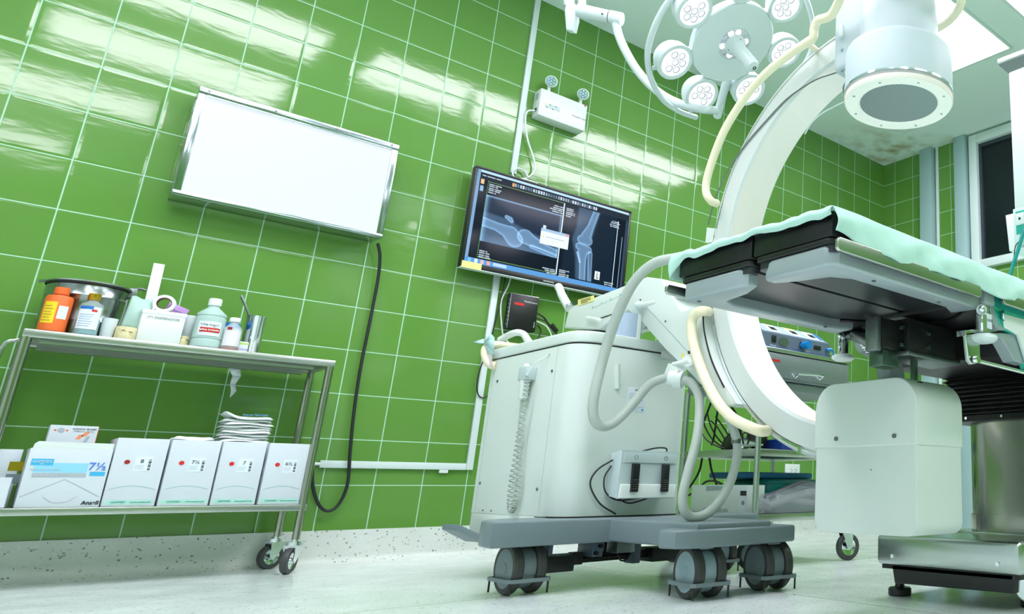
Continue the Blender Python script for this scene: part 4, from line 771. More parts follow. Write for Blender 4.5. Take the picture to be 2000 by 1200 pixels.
obj('lid_gap', MB().prism([(x, y, .8255) for x, y in foot(.0005)], (0, 0, .004)), M['black'], ca); obj('foot_gap', MB().prism([(x, y, .2265) for x, y in foot(.001)][1:], (0, 0, .004)), M['black'], ca)
obj('panel_joint', MB().box((kx0 - .0006, -1.428, .24), (kx0 + .001, -1.4265, .82)), M['lightgrey'], ca); obj('panel_joint', MB().box((kx0 - .0006, -.915, .24), (kx0 + .001, -.9135, .82)), M['lightgrey'], ca)
for y, z in ((-1.405, .735), (-.96, .735), (-1.40, .32), (-.93, .34), (-.99, .24), (-1.06, .24)):
    obj('screw', MB().cyl((kx0 - .003, y, z), (kx0 + .001, y, z), .0055 if z > .3 else .003, seg=12), M['darksteel'], ca)
q0 = PY(1205, 712, ky1 - .001); q1 = PY(1205, 760, ky1 - .001); obj('recessed_catch', MB().tube([q0, q1], .010).box(tuple(q1 + Vector((-.012, -.005, .018))), tuple(q1 + Vector((.012, .004, .026)))), M['carm'], ca)
q0 = PY(1231, 755, ky1 - .0005); q1 = PY(1257, 808, ky1 - .0005); st = obj('rating_label', MB().box((q0.x - .006, ky1 - .0015, q1.z + .004), (q1.x + .002, ky1 + .001, q0.z - .002), .0004), M['whitesticker'], ca)
w_ = q1.x - q0.x; text('lettering', 'PHILIPS', (q0.x + w_ * .55, ky1 - .002, q0.z - .012), (1, 0, 0), (0, 0, 1), .010, M['ink'], st)
ln = MB()
for k in range(8): ln.box((q0.x, ky1 - .002, q0.z - .026 - k * .008), (q0.x + w_ * (.9 - .25 * (k % 3)), ky1 - .0014, q0.z - .0250 - k * .008))
obj('small_print', ln, M['lightink'], st); obj('round_mark', MB().cyl((q1.x - .008, ky1 - .001, q1.z + .012), (q1.x - .008, ky1 - .0022, q1.z + .012), .0045), M['bluetape'], st)
# rear: cream push rail, white steering handle, brake pedal
obj('push_rail', MB().tube([(kx0 + .0, -.93, .80), (kx0 - .02, -.90, .81), (kx0 - .03, -.87, .86), (kx0 + .0, -.85, .895), (kx0 + .1, -.85, .90), (kx1 - .1, -.85, .90), (kx1, -.88, .86)], .016, 14, smooth=5), M['cream'], ca)
sh = [PZ(978, 664, .93), PZ(992, 656, .945), PZ(1008, 650, .95), PZ(1022, 653, .94), PZ(1030, 664, .90), PZ(1036, 672, .87)]
obj('steering_handle', MB().tube(sh, .014, 14, smooth=4).ball(sh[0], .0145), M['white'], ca)
m = MB(); m.prism([(1.42, -.80, .185), (1.52, -.80, .185), (1.52, -1.02, .185), (1.42, -1.02, .185)], (0, 0, -.012)); m.prism([(1.42, -.80, .185), (1.42, -1.02, .185), (1.47, -1.10, .14), (1.47, -.86, .14)], (.005, 0, -.02))
pd = [Vector((1.40, -.84, .190)), Vector((1.40, -.99, .192)), Vector((1.452, -1.09, .152)), Vector((1.452, -.94, .148))]
m = MB(); m.prism(pd, (0, 0, -.022), .002); m.box((1.452, -1.14, .128), (1.60, -.98, .155), .004)
pdl = obj('brake_pedal', m, M['greybase'], ca, label='ribbed grey brake pedal')
for k in range(4):
    a = pd[0].lerp(pd[3], .15 + .2 * k); b = pd[1].lerp(pd[2], .15 + .2 * k); obj('pedal_rib', MB().tube([a.lerp(b, .05), a.lerp(b, .9)], .003, 6), M['darksteel'], pdl)
for y in (-1.04, -1.08): obj('pedal_spring', MB().cyl((1.50, y, .13), (1.50, y, .115), .006), M['greybase'], pdl)
# hand switch in its holder and the coiled cord
hx = kx0 - .02
hs = obj('hand_switch', MB().box((hx - .016, -1.262, .64), (hx + .012, -1.225, .755), .010), M['white'], ca); obj('switch_tip', MB().tube([(hx, -1.243, .75), (hx, -1.243, .775)], lambda t_: .016 - .006 * t_), M['white'], hs)
obj('switch_neck', MB().tube([(hx, -1.24, .64), (hx, -1.235, .60)], lambda t_: .007 - .003 * t_), M['hose'], hs)
obj('switch_holder', MB().box((kx0 - .038, -1.285, .712), (kx0, -1.215, .762), .004), M['indicator'], ca); obj('holder_slot', MB().box((kx0 - .022, -1.216, .712), (kx0 - .004, -1.196, .75)), M['lightgrey'], ca)
cpts = [Vector((hx, -1.235, .60)), Vector((hx, -1.237, .545)), Vector((hx, -1.243, .53))]
obj('switch_cord', MB().tube(cpts, .003, 8, smooth=3), M['hose'], ca)
path = spline([Vector((hx, -1.25, .53)), Vector((hx, -1.248, .45)), Vector((hx, -1.240, .36)), Vector((hx, -1.245, .28)), Vector((hx, -1.268, .245)), Vector((hx, -1.290, .275)), Vector((hx, -1.293, .36)), Vector((hx - .006, -1.280, .46)), Vector((hx - .012, -1.286, .56)), Vector((hx - .016, -1.296, .66)), Vector((hx - .018, -1.300, .725))], 60)
hel = []; 
for i in range(0, len(path) - 1):
    t = (path[i + 1] - path[i]).normalized(); u = Vector((1, 0, 0)); w = t.cross(u).normalized()
    hel.append(path[i] + (u * math.cos(i * .52) + w * math.sin(i * .52)) * .0088)
obj('coiled_cord', MB().tube(hel, .0023, 5), M['hose'], ca, sharp=180)
obj('switch_cord', MB().tube([hel[-1], Vector((hx - .012, -1.325, .765)), Vector((kx0 - .008, -1.36, .79)), Vector((kx0 - .002, -1.372, .805))], .003, 8, smooth=4), M['white'], ca)
# hoses
HY = -1.70
h1 = [PY(1345, 500, -2.0), PY(1318, 505, -1.95), PY(1285, 512, -1.9), PY(1255, 532, -1.85), PY(1228, 568, -1.8), PY(1200, 630, -1.74), PY(1178, 700, HY), PY(1162, 765, HY), PY(1158, 805, HY), PY(1166, 828, HY), PY(1184, 833, HY), PY(1208, 819, HY), PY(1240, 785, HY), PY(1268, 752, -1.72), PY(1295, 740, -1.76), PY(1312, 738, -1.80)]
obj('hose', MB().tube(h1, lambda t_: .0185 - .003 * t_, 16, smooth=6), M['hose'], ca)
hc = PY(1308, 738, -1.80); hd_ = (PY(1335, 742, -1.84) - hc).normalized()
obj('hose_connector', MB().cyl(hc, hc + hd_ * .02, .027).cyl(hc + hd_ * .02, hc + hd_ * .05, .035, .032), M['white'], ca); obj('connector_bracket', MB().prism([PX(1318, 712, 1.74), PX(1338, 725, 1.74), PX(1336, 752, 1.74), PX(1322, 756, 1.74), PX(1306, 745, 1.74)], (-.03, 0, 0), .004), M['carm'], ca)
q = PY(1303, 692, -1.60); obj('pivot_stub', MB().cyl(q + Vector((-.01, .01, 0)), q + Vector((.06, -.09, -.02)), .022), M['hose'], ca)
h2 = [PX(1338, 742, 1.80), PX(1352, 748, 1.80), PX(1364, 770, 1.78), PX(1366, 810, 1.76), PX(1360, 860, 1.72), PX(1345, 915, 1.68), PX(1334, 960, 1.66), PX(1333, 990, 1.655)]
zb = .247; e1 = Vector(h2[-1])
h2b = [Vector((1.665, -2.05, .262)), Vector((1.70, -2.08, zb)), Vector((1.78, -2.05, .265)), PX(1425, 950, 1.83), PX(1438, 900, 1.85), PX(1440, 865, 1.86), PX(1428, 825, 1.86), PX(1408, 790, 1.86), PX(1380, 760, 1.86)]
h2 = [PY(1338, 742, -1.90), PY(1352, 750, -1.93), PY(1365, 775, -1.96), PY(1366, 815, -1.99), PY(1360, 862, -2.01), PY(1346, 915, -2.02), PY(1335, 960, -2.02), PY(1334, 988, -2.02), PY(1343, 1006, -2.02), PY(1359, 1011, -2.02), PY(1382, 1003, -2.02), PY(1405, 980, -2.02), PY(1425, 945, -2.02), PY(1437, 905, -2.02), PY(1440, 872, -2.02), PY(1432, 838, -2.02), PY(1415, 805, -2.0), PY(1385, 770, -1.95)]
obj('hose', MB().tube(h2, .0155, 16, smooth=6), M['hose'], ca)
q = PY(1438, 862, -2.02); obj('hose_band', MB().cyl(q + Vector((.0, 0, -.008)), q + Vector((0, 0, .008)), .0168), M['darksteel'], ca)
# base
bz0, bz1 = .148, .226
def slab(name, pts, z0, z1, mt=None, bev=.008): return obj(name, MB().prism([(x, y, z0) for x, y in pts], (0, 0, z1 - z0), bev), mt or M['greybase'], ca, sharp=40)
slab('rear_beam', [(1.235, -1.65), (1.235, -1.60), (1.25, -1.53), (1.29, -1.47), (1.35, -1.44), (2.20, -1.44), (2.27, -1.48), (2.29, -1.55), (2.28, -1.65), (1.96, -1.65), (1.63, -1.65)], bz0, bz1)
slab('spine', [(1.625, -1.645), (1.63, -2.13), (1.92, -2.13), (1.965, -1.645)], .150, .2235)
slab('front_beam', [(1.56, -2.12), (1.545, -2.06), (1.575, -2.02), (1.62, -2.0), (2.0, -2.0), (2.03, -2.03), (2.03, -2.13), (1.62, -2.15)], .152, .206)
def twin(c, az, mt, R=.078, w=.030, gap=.044):
    n = Vector((math.cos(az), math.sin(az), 0)); d = Vector((-n.y, n.x, 0)); c = Vector((c[0], c[1], R))
    cs = obj('twin_caster', MB().cyl(c + Vector((0, 0, R - .012)), (c.x, c.y, .152), .04).lathe([(R * .78, -gap), (R * .8, -gap), (R * .8, gap), (R * .78, gap)], c, n, seg=40), mt, ca)
    for s_ in (-1, 1):
        o = c + n * s_ * (gap / 2 + w / 2)
        wh = obj('wheel', MB().lathe([(R * .70, -w * .5), (R * .93, -w * .5), (R, -w * .28), (R, w * .28), (R * .93, w * .5), (R * .70, w * .5)], o, n, seg=44), M['rubber_l'], cs)
        obj('hub_disc', MB().lathe([(0, -w * .56), (R * .22, -w * .56), (R * .24, -w * .50), (R * .7, -w * .53), (R * .82, -w * .47), (R * .82, w * .47), (R * .7, w * .53), (R * .24, w * .50), (R * .22, w * .56), (0, w * .56)], o, n, seg=44), mt, cs)
    hw = gap / 2 + w + .012; L4 = []
    for a_, b_ in ((-1, -1), (1, -1), (1, 1), (-1, 1)): L4.append(c + n * a_ * hw + d * b_ * R * .98 + Vector((0, 0, -.033)))
    lp = []
    for a_, b_ in zip(L4, L4[1:] + L4[:1]): lp += [a_.lerp(b_, .06), a_.lerp(b_, .5), a_.lerp(b_, .94)]
    obj('cable_guard', MB().tube(lp, .0078, 4, closed=True), M['greybase'], cs)
    for p_ in L4: a_ = p_.lerp(c, .06); obj('guard_pin', MB().cyl((a_.x, a_.y, .004), (a_.x, a_.y, R - .033), .0032, seg=8), M['black'], cs)
twin((1.385, -1.545), 0.0, M['greybase']); twin((1.705, -2.055), -0.12, M['wheelgrey']); twin((1.975, -2.065), -0.14, M['greybase'])
twin((2.195, -1.50), -.1, M['wheelgrey'])
obj('drive_shaft', MB().cyl((1.46, -1.52, .085), (2.12, -1.47, .085), .011), M['blackm'], ca)
m = MB(); m.box((1.455, -1.56, .055), (1.56, -1.47, .105), .003); m.box((1.565, -1.54, .072), (1.60, -1.50, .112), .002); m.box((1.46, -1.50, .075), (2.02, -1.45, .105), .002); m.box((1.88, -1.53, .06), (2.06, -1.44, .11), .003); m.box((1.70, -1.50, .10), (1.76, -1.44, .152)); obj('drive_frame', m, M['blackm'], ca)
for a_, b_ in (((1.47, -1.55, .10), (1.485, -1.46, .15)), ((1.62, -1.56, .095), (1.66, -1.46, .15)), ((1.80, -1.53, .06), (1.83, -1.47, .15))): obj('drive_bracket', MB().box(a_, b_, .002), M['esu'], ca)
for x, z in ((1.645, .13), (1.63, .108)): obj('bolt', MB().cyl((x, -1.562, z), (x, -1.575, z), .007, seg=6), M['black'], ca)
obj('gear_motor', MB().box((1.69, -1.60, .105), (1.76, -1.53, .15), .003), M['darksteel'], ca); obj('motor_lead', MB().tube([(1.70, -1.59, .10), (1.715, -1.59, .08), (1.74, -1.59, .085), (1.752, -1.59, .11)], .003, smooth=4), M['black'], ca)
# ------------------------------------------------------------------ things hung on the machine
fy = ky1 - .002; x0, x1 = 1.650, 1.888
fs = thing('foot_switch', 'grey two-pedal foot switch hung on the front of the x-ray machine cabinet', 'foot switch', (1.77, fy - .02, .29))
m = MB(); m.prism([(x0 - .012, fy, .30), (x0 - .002, fy, .445), (x0 + .008, fy - .052, .455), (x0 - .004, fy - .062, .288)], (x1 - x0, 0, 0), .004); obj('switch_body', m, M['indicator'], fs)
fo = Vector((0, -.0015, 0))
def fpt(u, v): # on the sloping front plate
    a = Vector((x0 + .008, fy - .052, .455)); b = Vector((x0 - .004, fy - .062, .288)); return a.lerp(b, v) + Vector(((x1 - x0) * u, 0, 0))
obj('top_plate', MB().prism([fpt(.04, .05) + fo, fpt(.96, .05) + fo, fpt(.96, .26) + fo, fpt(.04, .26) + fo], (0, -.004, 0), .001), M['indicator'], fs)
obj('lower_guard', MB().prism([fpt(.02, .70) + fo, fpt(.98, .70) + fo, fpt(.97, .99) + fo, fpt(.02, .99) + fo], (0, -.012, 0), .004), M['white'], fs)
for u in (.24, .76):
    p = obj('pedal', MB().prism([fpt(u - .06, .28) + fo * 3, fpt(u + .06, .28) + fo * 3, fpt(u + .055, .86) + fo * 8, fpt(u - .065, .86) + fo * 8], (0, -.012, 0), .002), M['black'], fs, label='black rubber pedal')
    for k in range(5): obj('pedal_rib', MB().tube([fpt(u - .055, .62 + k * .045) + fo * 16, fpt(u + .05, .62 + k * .045) + fo * 16], .0014, 6), M['rubber_l'], p)
    c = fpt(u, .15) + fo * 4; obj('pedal_symbol', MB().lathe([(.006, 0), (.008, 0), (.008, .0008), (.006, .0008), (.006, 0)], c, (0, -1, 0), seg=20), M['lightink'], fs)
fc = [(x1 - .03, fy - .03, .455), (x1 - .035, fy - .03, .468), (x1 - .07, fy - .02, .468), (x1 - .12, fy - .006, .455)]; obj('switch_cable', MB().tube(fc, .003, smooth=5), M['cable'], fs)
obj('switch_cable', MB().tube([(x0 - .005, fy - .02, .42), (x0 - .05, fy - .012, .39), (x0 - .075, fy - .012, .355), (x0 - .07, fy - .012, .32), (x0 - .03, fy - .012, .27), (x0 + .03, fy - .014, .236)], .003, smooth=6), M['cable'], fs)
obj('switch_cable', MB().tube([(x0 - .008, fy - .02, .40), (x0 - .03, fy - .02, .36), (x0 - .02, fy - .02, .31), (x0 + .03, fy - .02, .283), (x0 + .10, fy - .02, .288), (x0 + .15, fy - .03, .292), (x0 + .08, fy - .02, .272), (x0 + .03, fy - .02, .288)], .0028, smooth=6), M['cable'], fs)
# paper mask on the corner of the cabinet
def sheetlet(nm, px, y, mt, lab, cat):
    m = MB(); P_ = [PX(a, b, y) for a, b in px]; m.poly(P_); o = obj(nm, m, mt); o.modifiers.new('thickness', 'SOLIDIFY').thickness = .0012; tag(o, lab, cat); return o
mk = thing('paper_mask', 'crumpled pale green paper mask hanging behind the cabinet corner', 'mask', (1.45, -.86, .80))
m = MB(); P_ = [PX(958, 651, 1.45), PX(966, 660, 1.44), PX(965, 690, 1.45), PX(956, 697, 1.46), PX(948, 672, 1.46), PX(922, 669, 1.44), PX(945, 662, 1.45)]
c_ = sum(P_, Vector()) / len(P_) + Vector((-.012, 0, 0))
for a, b in zip(P_, P_[1:] + P_[:1]): m.poly([a, b, c_])
o = obj('mask_cloth', m, M['mask'], mk); o.modifiers.new('thickness', 'SOLIDIFY').thickness = .001
o = obj('tie_strip', MB().prism([PX(954, 690, 1.455), PX(961, 690, 1.455), PX(960, 712, 1.455), PX(957, 720, 1.455)], (.001, 0, 0)), M['maskpink'], mk, label='pinkish paper tie')
# ------------------------------------------------------------------ operating table
ot = thing('operating_table', 'operating table with two black leg cushions, steel column and square steel foot', 'operating table', (2.5, -2.75, 0))
TX0, TXE, TYN, TYF, TYM = 1.235, 3.4, -3.055, -2.515, -2.795
obj('leg_cushion', MB().box((TX0, TYM - .002, .842), (TXE, TYF, .898), .004, seg=2), M['vinyl'], ot, label='black leg cushion on the far side'); obj('leg_cushion', MB().box((TX0 + .002, TYN, .842), (TXE, TYM - .006, .898), .004, seg=2), M['vinyl'], ot, label='black leg cushion on the near side')
def rounded_rect(x0, x1, y0, y1, r, z, cor=(1, 1, 1, 1)):
    P_ = []
    for k, (cx, cy, a0) in enumerate(((x1 - r, y1 - r, 0), (x0 + r, y1 - r, 90), (x0 + r, y0 + r, 180), (x1 - r, y0 + r, 270))):
        rr_ = r if cor[k] else .001; cx = (x1 - rr_) if k in (0, 3) else (x0 + rr_); cy = (y1 - rr_) if k < 2 else (y0 + rr_)
        for j in range(6): a = math.radians(a0 + j * 18); P_.append((cx + rr_ * math.cos(a), cy + rr_ * math.sin(a), z))
    return P_
for nm, y0, y1 in (('far', TYM + .004, TYF - .001), ('near', TYN + .0, TYM - .006)):
    obj('cushion_board', MB().prism(rounded_rect(TX0 + .004, 1.84, y0, y1, .02, .828), (0, 0, .013), .002), M['black'], ot)
    obj('leg_panel', MB().prism(rounded_rect(TX0 + .012, 1.80, y0 + .003, y1 - .003, .02, .812), (0, 0, .0165)), M['panel'], ot)
# cast frames: an L along the outer side and the end of each leg section
def Lframe(yo, yi, sgn, name):
    z0, z1, wd = .782, .8275, .058
    m = MB(); ye = yo + sgn * wd
    P_ = [(TX0 + .03, yo), (TX0 + .006, yo + sgn * .022), (TX0 + .006, yi - sgn * .03), (TX0 + .018, yi), (TX0 + .045, yi), (TX0 + .070, yi - sgn * .06), (TX0 + .088, ye + sgn * .025), (TX0 + .13, ye), (1.72, ye), (1.79, ye + sgn * .03), (1.80, yo)]
    m.prism([(x, y, z0) for x, y in P_], (0, 0, z1 - z0), .009); return obj(name, m, M['mattray'], ot, sharp=32)
Lframe(TYF - .004, TYM + .025, -1, 'leg_frame'); Lframe(TYN + .004, TYM - .035, 1, 'leg_frame')
# side rails
def rail(x0, x1, y, z0, z1, lab=None): return obj('side_rail', MB().prism([(x0 + .006, y, z1), (x1 - .006, y, z1), (x1, y, z1 - .006), (x1, y, z0 + .006), (x1 - .006, y, z0), (x0 + .006, y, z0), (x0, y, z0 + .006), (x0, y, z1 - .006)], (0, -.010, 0), .002), M['steel_x'], ot)
rail(1.228, 1.765, -3.072, .803, .833); rail(1.872, 2.75, -3.072, .808, .838); rail(1.215, 1.757, -2.487, .801, .826)
for x in (1.30, 1.50, 1.70): obj('rail_spacer', MB().box((x - .01, -3.073, .81), (x + .01, -3.05, .825)), M['darksteel'], ot); obj('rail_spacer', MB().box((x - .01, -2.52, .806), (x + .01, -2.49, .82)), M['darksteel'], ot)
# screws under the frames
for x, y in ((1.27, -2.56), (1.70, -2.58), (1.40, -3.03), (1.66, -3.02)): obj('screw', MB().cyl((x, y, .7825), (x, y, .779), .005, seg=10), M['darksteel'], ot)
# main frame and hinge blocks between the leg sections
obj('seat_underside', MB().box((1.80, TYN + .03, .80), (TXE, TYF - .02, .842), .004), M['black'], ot)
m = MB(); m.grid(lambda u, v: (1.72 + .13 * math.sin(u * PI) + .12 * u, -2.62 - .36 * u, .803 - .010 * v), 16, 1); mm = obj('seat_edge', m, M['columnbox'], ot); mm.modifiers.new('thickness', 'SOLIDIFY').thickness = .006
for x0, x1, y0, y1, z0, z1, mt in ((1.655, 1.675, -2.82, -2.775, .68, .775, 'darksteel'), (1.675, 1.765, -2.82, -2.76, .69, .775, 'blackm'), (1.765, 1.99, -2.84, -2.76, .690, .785, 'blackm')):
    obj('hinge_block', MB().box((x0, y0, z0), (x1, y1, z1), .006), M[mt], ot)
for x, z in ((1.735, .752), (1.738, .705), (1.86, .755), (1.86, .715)): obj('hinge_bolt', MB().cyl((x, -2.835, z), (x, -2.846, z), .0065, seg=6), M['chrome'], ot)
obj('hinge_flange', MB().box((1.75, -2.85, .676), (2.0, -2.74, .692), .004), M['darksteel'], ot)
obj('seat_link', MB().box((1.69, -2.81, .645), (1.76, -2.76, .69), .003), M['housing'], ot)
sw = [PY(1668, 668, -2.58), PY(1672, 680, -2.58), PY(1680, 690, -2.58), PY(1692, 697, -2.60), PY(1708, 699, -2.62), PY(1722, 700, -2.64)]
m = MB(); m.grid(lambda u, v: tuple(sw[min(int(u * 5), 4)].lerp(sw[min(int(u * 5), 4) + 1], u * 5 - min(int(u * 5), 4)) + Vector((.03, -.05, .012)) * v), 15, 2)
o = obj('curved_guard', m, M['mattray'], ot); o.modifiers.new('thickness', 'SOLIDIFY').thickness = .004
m = MB(); st_ = [PY(1731, 697, -2.66), PY(1737, 712, -2.66), PY(1739, 728, -2.66), PY(1742, 745, -2.66)]
m.grid(lambda u, v: tuple(st_[min(int(u * 3), 2)].lerp(st_[min(int(u * 3), 2) + 1], u * 3 - min(int(u * 3), 2)) + Vector((.025, -.032, 0)) * (v * 2 - 1)), 12, 2); o = obj('hanging_strap', m, M['mattray'], ot); o.modifiers.new('thickness', 'SOLIDIFY').thickness = .004
obj('cross_bar', MB().cyl(PY(1670, 655, -2.55), PY(1705, 672, -2.7), .018), M['darksteel'], ot)
for k in range(5): p = PY(1680 + k * 3.5, 674 + k * 4.5, -2.62); obj('spring_coil', MB().cyl(p, p + Vector((.03, -.03, -.004)), .0035, seg=8), M['chrome'], ot)
q = PY(1785, 700, -2.80); obj('link_rod', MB().box((q.x - .011, q.y - .006, .59), (q.x + .011, q.y + .006, .68), .002).cyl((q.x, q.y, .66), (q.x, q.y, .70), .005), M['housing'], ot)
m = MB(); cx_ = PY(1815, 705, -2.7); m.lathe([(0, -.012), (.07, -.012), (.085, .0), (.088, .006), (.08, .006), (.06, -.006), (0, -.006)], (cx_.x, -2.72, cx_.z + .004), seg=40, sx=1.1, sy=.8); obj('round_tray', m, M['black'], ot)
# clamps
def clamp(p, s, nm='rail_clamp'):
    """cam-lock clamp: barrel with pressure bolt and hook lever over a round pad"""
    p = Vector(p); c = obj(nm, MB().cyl(p + Vector((0, 0, .02 * s)), p + Vector((0, 0, -.075 * s)), .019 * s).lathe([(0, 0), (.023, 0), (.024, .004), (.024, .012), (.021, .016), (0, .016)], p + Vector((0, 0, .004 * s))), M['steel'], ot)
    obj('clamp_foot', MB().lathe([(0, -.102), (.028, -.10), (.037, -.094), (.037, -.086), (.03, -.082), (.02, -.078), (0, -.076)] if False else [(0, -.102 * s), (.030 * s, -.10 * s), (.040 * s, -.092 * s), (.038 * s, -.084 * s), (.024 * s, -.078 * s), (0, -.076 * s)], p), M['trimlight'], c)
    b = Vector((-.72, -.45, 0)).normalized(); obj('pressure_bolt', MB().cyl(p + Vector((0, 0, -.022 * s)), p + b * .055 * s + Vector((0, 0, -.022 * s)), .009 * s).cyl(p + b * .03 * s + Vector((0, 0, -.022 * s)), p + b * .045 * s + Vector((0, 0, -.022 * s)), .014 * s).ball(p + b * .056 * s + Vector((0, 0, -.022 * s)), .0085 * s), M['chrome'], c)
    hk = [p + b * .043 * s + Vector((0, 0, -.032 * s)), p + b * .056 * s + Vector((0, 0, -.044 * s)), p + b * .058 * s + Vector((0, 0, -.060 * s)), p + b * .047 * s + Vector((0, 0, -.074 * s))]
    obj('hook_lever', MB().tube(hk, .0038 * s, 8, smooth=4), M['chrome'], c); return c
q = PY(1643, 655, -2.50); cf = clamp((1.862, -2.50, .800), .9)
obj('clamp_arm', MB().tube([(1.862, -2.50, .79), (1.90, -2.56, .79), (1.96, -2.63, .80)], .017, 12), M['darksteel'], ot)
q = PY(1919, 600, -3.05); cn = clamp((q.x + .012, -3.04, .80), 1.0)
obj('clamp_block', MB().box((q.x - .012, -3.068, .798), (q.x + .036, -3.02, .845), .006), M['mattray'], ot)
obj('barrel_plate', MB().box((q.x + .006, -3.060, .735), (q.x + .028, -3.056, .775)), M['whitesticker'], ot); text('lettering', 'LOCK', (q.x + .018, -3.0605, .757), (1, 0, 0), (0, 0, 1), .010, M['ink'], ot)
q1 = PY(1918, 640, -3.05)
obj('clamp_plate', MB().prism([PY(1886, 645, -3.03), PY(1950, 640, -3.03), PY(1949, 648, -3.03), PY(1886, 656, -3.03)], (0, .03, 0), .002), M['chrome'], ot)
obj('hanger_plate', MB().prism([PY(1886, 650, -3.03), PY(1914, 647, -3.03), PY(1915, 700, -3.03), PY(1911, 710, -3.03), PY(1898, 712, -3.03), PY(1892, 704, -3.03)], (0, .012, 0), .003), M['steel'], ot)
q = PY(1904, 703, -3.035); obj('pivot_pin', MB().cyl(q, q + Vector((0, -.012, 0)), .010), M['chrome'], ot)
obj('gas_spring', MB().cyl(PY(1912, 706, -3.035), PY(2040, 738, -3.035), .0055), M['chrome'], ot)
# steel side cover, reflected teal painted into its colour, with a cast bracket
sp = [PY(1937, 572, -3.05), PY(1955, 576, -3.05), PY(2060, 612, -3.05), PY(2070, 760, -3.05), PY(2010, 720, -3.05), PY(1990, 655, -3.05), PY(1958, 642, -3.05), PY(1946, 620, -3.05), PY(1939, 600, -3.05)]
obj('side_cover', MB().prism(sp, (0, .03, 0), .004), M['tealreflection_plate'], ot, label='glossy side cover with reflected teal painted into its colour')
obj('side_cover_lower', MB().prism([PY(1958, 612, -3.052), PY(2060, 640, -3.052), PY(2068, 750, -3.052), PY(2008, 712, -3.052), PY(1990, 655, -3.052), PY(1962, 640, -3.052)], (0, .01, 0), .002), M['white'], ot, label='white lower half of the side cover')
obj('cover_button', MB().lathe([(0, -.003), (.013, -.003), (.016, .001), (.016, .004), (0, .004)], PY(1959, 617, -3.056), (.5, -1, 0)), M['chrome'], ot)
obj('cast_bracket', MB().prism([PY(1955, 650, -3.04), PY(1985, 652, -3.04), PY(1995, 660, -3.04), PY(2005, 712, -3.04), PY(1982, 706, -3.04), PY(1968, 680, -3.04), PY(1958, 663, -3.04), PY(1915, 655, -3.04), PY(1918, 650, -3.04)], (0, .04, 0), .004), M['mattray'], ot)
obj('cover_rib', MB().prism([PY(1932, 572, -3.05), PY(1939, 573, -3.05), PY(1943, 610, -3.05), PY(1952, 633, -3.05), PY(1966, 645, -3.05), PY(1950, 645, -3.05), PY(1938, 628, -3.05), PY(1934, 600, -3.05)], (0, .05, 0), .003), M['mattray'], ot)
# column: black head, bellows, steel tube
obj('column_head', MB().box((2.05, -2.98, .70), (3.0, -2.53, .80), .01), M['columnbox'], ot); obj('bellows_cover', MB().box((2.335, -2.97, .565), (2.85, -2.56, .70), .006), M['columnbox'], ot)
for x in (2.36, 2.44, 2.52): obj('rivet', MB().cyl((x, -2.972, .655), (x, -2.977, .655), .004, seg=8), M['chrome'], ot)
pr_ = []
BX, BY = 2.565, -2.745
m = MB(); nb = 9
rings = []
for k in range(nb * 2 + 1):
    z = .70 - .135 * k / (nb * 2); o_ = (.0 if k % 2 else .016); rings.append([m.bm.verts.new(p) for p in rounded_rect(BX - .225 - o_, BX + .26 + o_, BY - .215 - o_, BY + .195 + o_, .02, z)])
for a, b in zip(rings, rings[1:]):
    for j in range(len(a)): m.bm.faces.new((a[j], a[(j + 1) % len(a)], b[(j + 1) % len(a)], b[j]))
obj('bellows', m, M['columnbox'], ot)
obj('bellows_flange', MB().prism(rounded_rect(BX - .24, BX + .27, BY - .23, BY + .21, .02, .545), (0, 0, .022), .003), M['columnbox'], ot)
for k in range(6): x = BX - .2 + k * .08; obj('rivet', MB().cyl((x, BY - .232, .556), (x, BY - .237, .556), .005, seg=8), M['chrome'], ot)
for k in range(3): y = BY - .18 + k * .14; obj('rivet', MB().cyl((BX - .242, y, .556), (BX - .247, y, .556), .005, seg=8), M['chrome'], ot)
m = MB(); P0 = rounded_rect(BX - .205, BX + .22, BY - .185, BY + .165, .12, .19); m.prism(P0, (0, 0, .36)); obj('column', m, M['colsteel'], ot, sharp=30)
m = MB(); P0 = rounded_rect(BX - .210, BX + .225, BY - .19, BY + .17, .122, .19); m.prism(P0, (0, 0, .055)); obj('column_collar', m, M['colsteel'], ot, sharp=30)
obj('foot_plate', MB().prism(rounded_rect(BX - .25, BX + .27, BY - .225, BY + .205, .12, .184), (0, 0, .007), .002), M['steel'], ot)
# foot
obj('foot_cover', MB().box((2.07, -2.982, .098), (3.05, -2.462, .186), .014, seg=3), M['steel'], ot, label='brushed steel foot cover')
for y in (-2.53, -2.91): obj('foot_screw', MB().cyl((2.071, y, .125), (2.066, y, .125), .006, seg=12), M['chrome'], ot)
obj('foot_plinth', MB().prism([(2.085, -2.49, .0985), (2.085, -2.515, .092), (2.085, -2.525, .045), (2.085, -2.945, .05), (2.085, -2.95, .0985)], (.85, 0, 0), .003), M['black'], ot)
obj('plinth_edge', MB().box((2.085, -2.97, .086), (2.95, -2.475, .099)), M['black'], ot)
for x, y in ((2.16, -2.505 + .02), (2.22, -2.93), (2.92, -2.5), (2.92, -2.93)): obj('levelling_foot', MB().lathe([(0, 0), (.034, 0), (.037, .004), (.037, .02), (.033, .024), (.016, .026), (.012, .048), (0, .048)], (x, y, 0)), M['black'], ot)
obj('foot_caster', MB().lathe([(0, -.012), (.03, -.012), (.034, -.008), (.034, .008), (.03, .012), (0, .012)], (2.13, -2.965, .062), (1, .2, 0)), M['chrome'], ot)
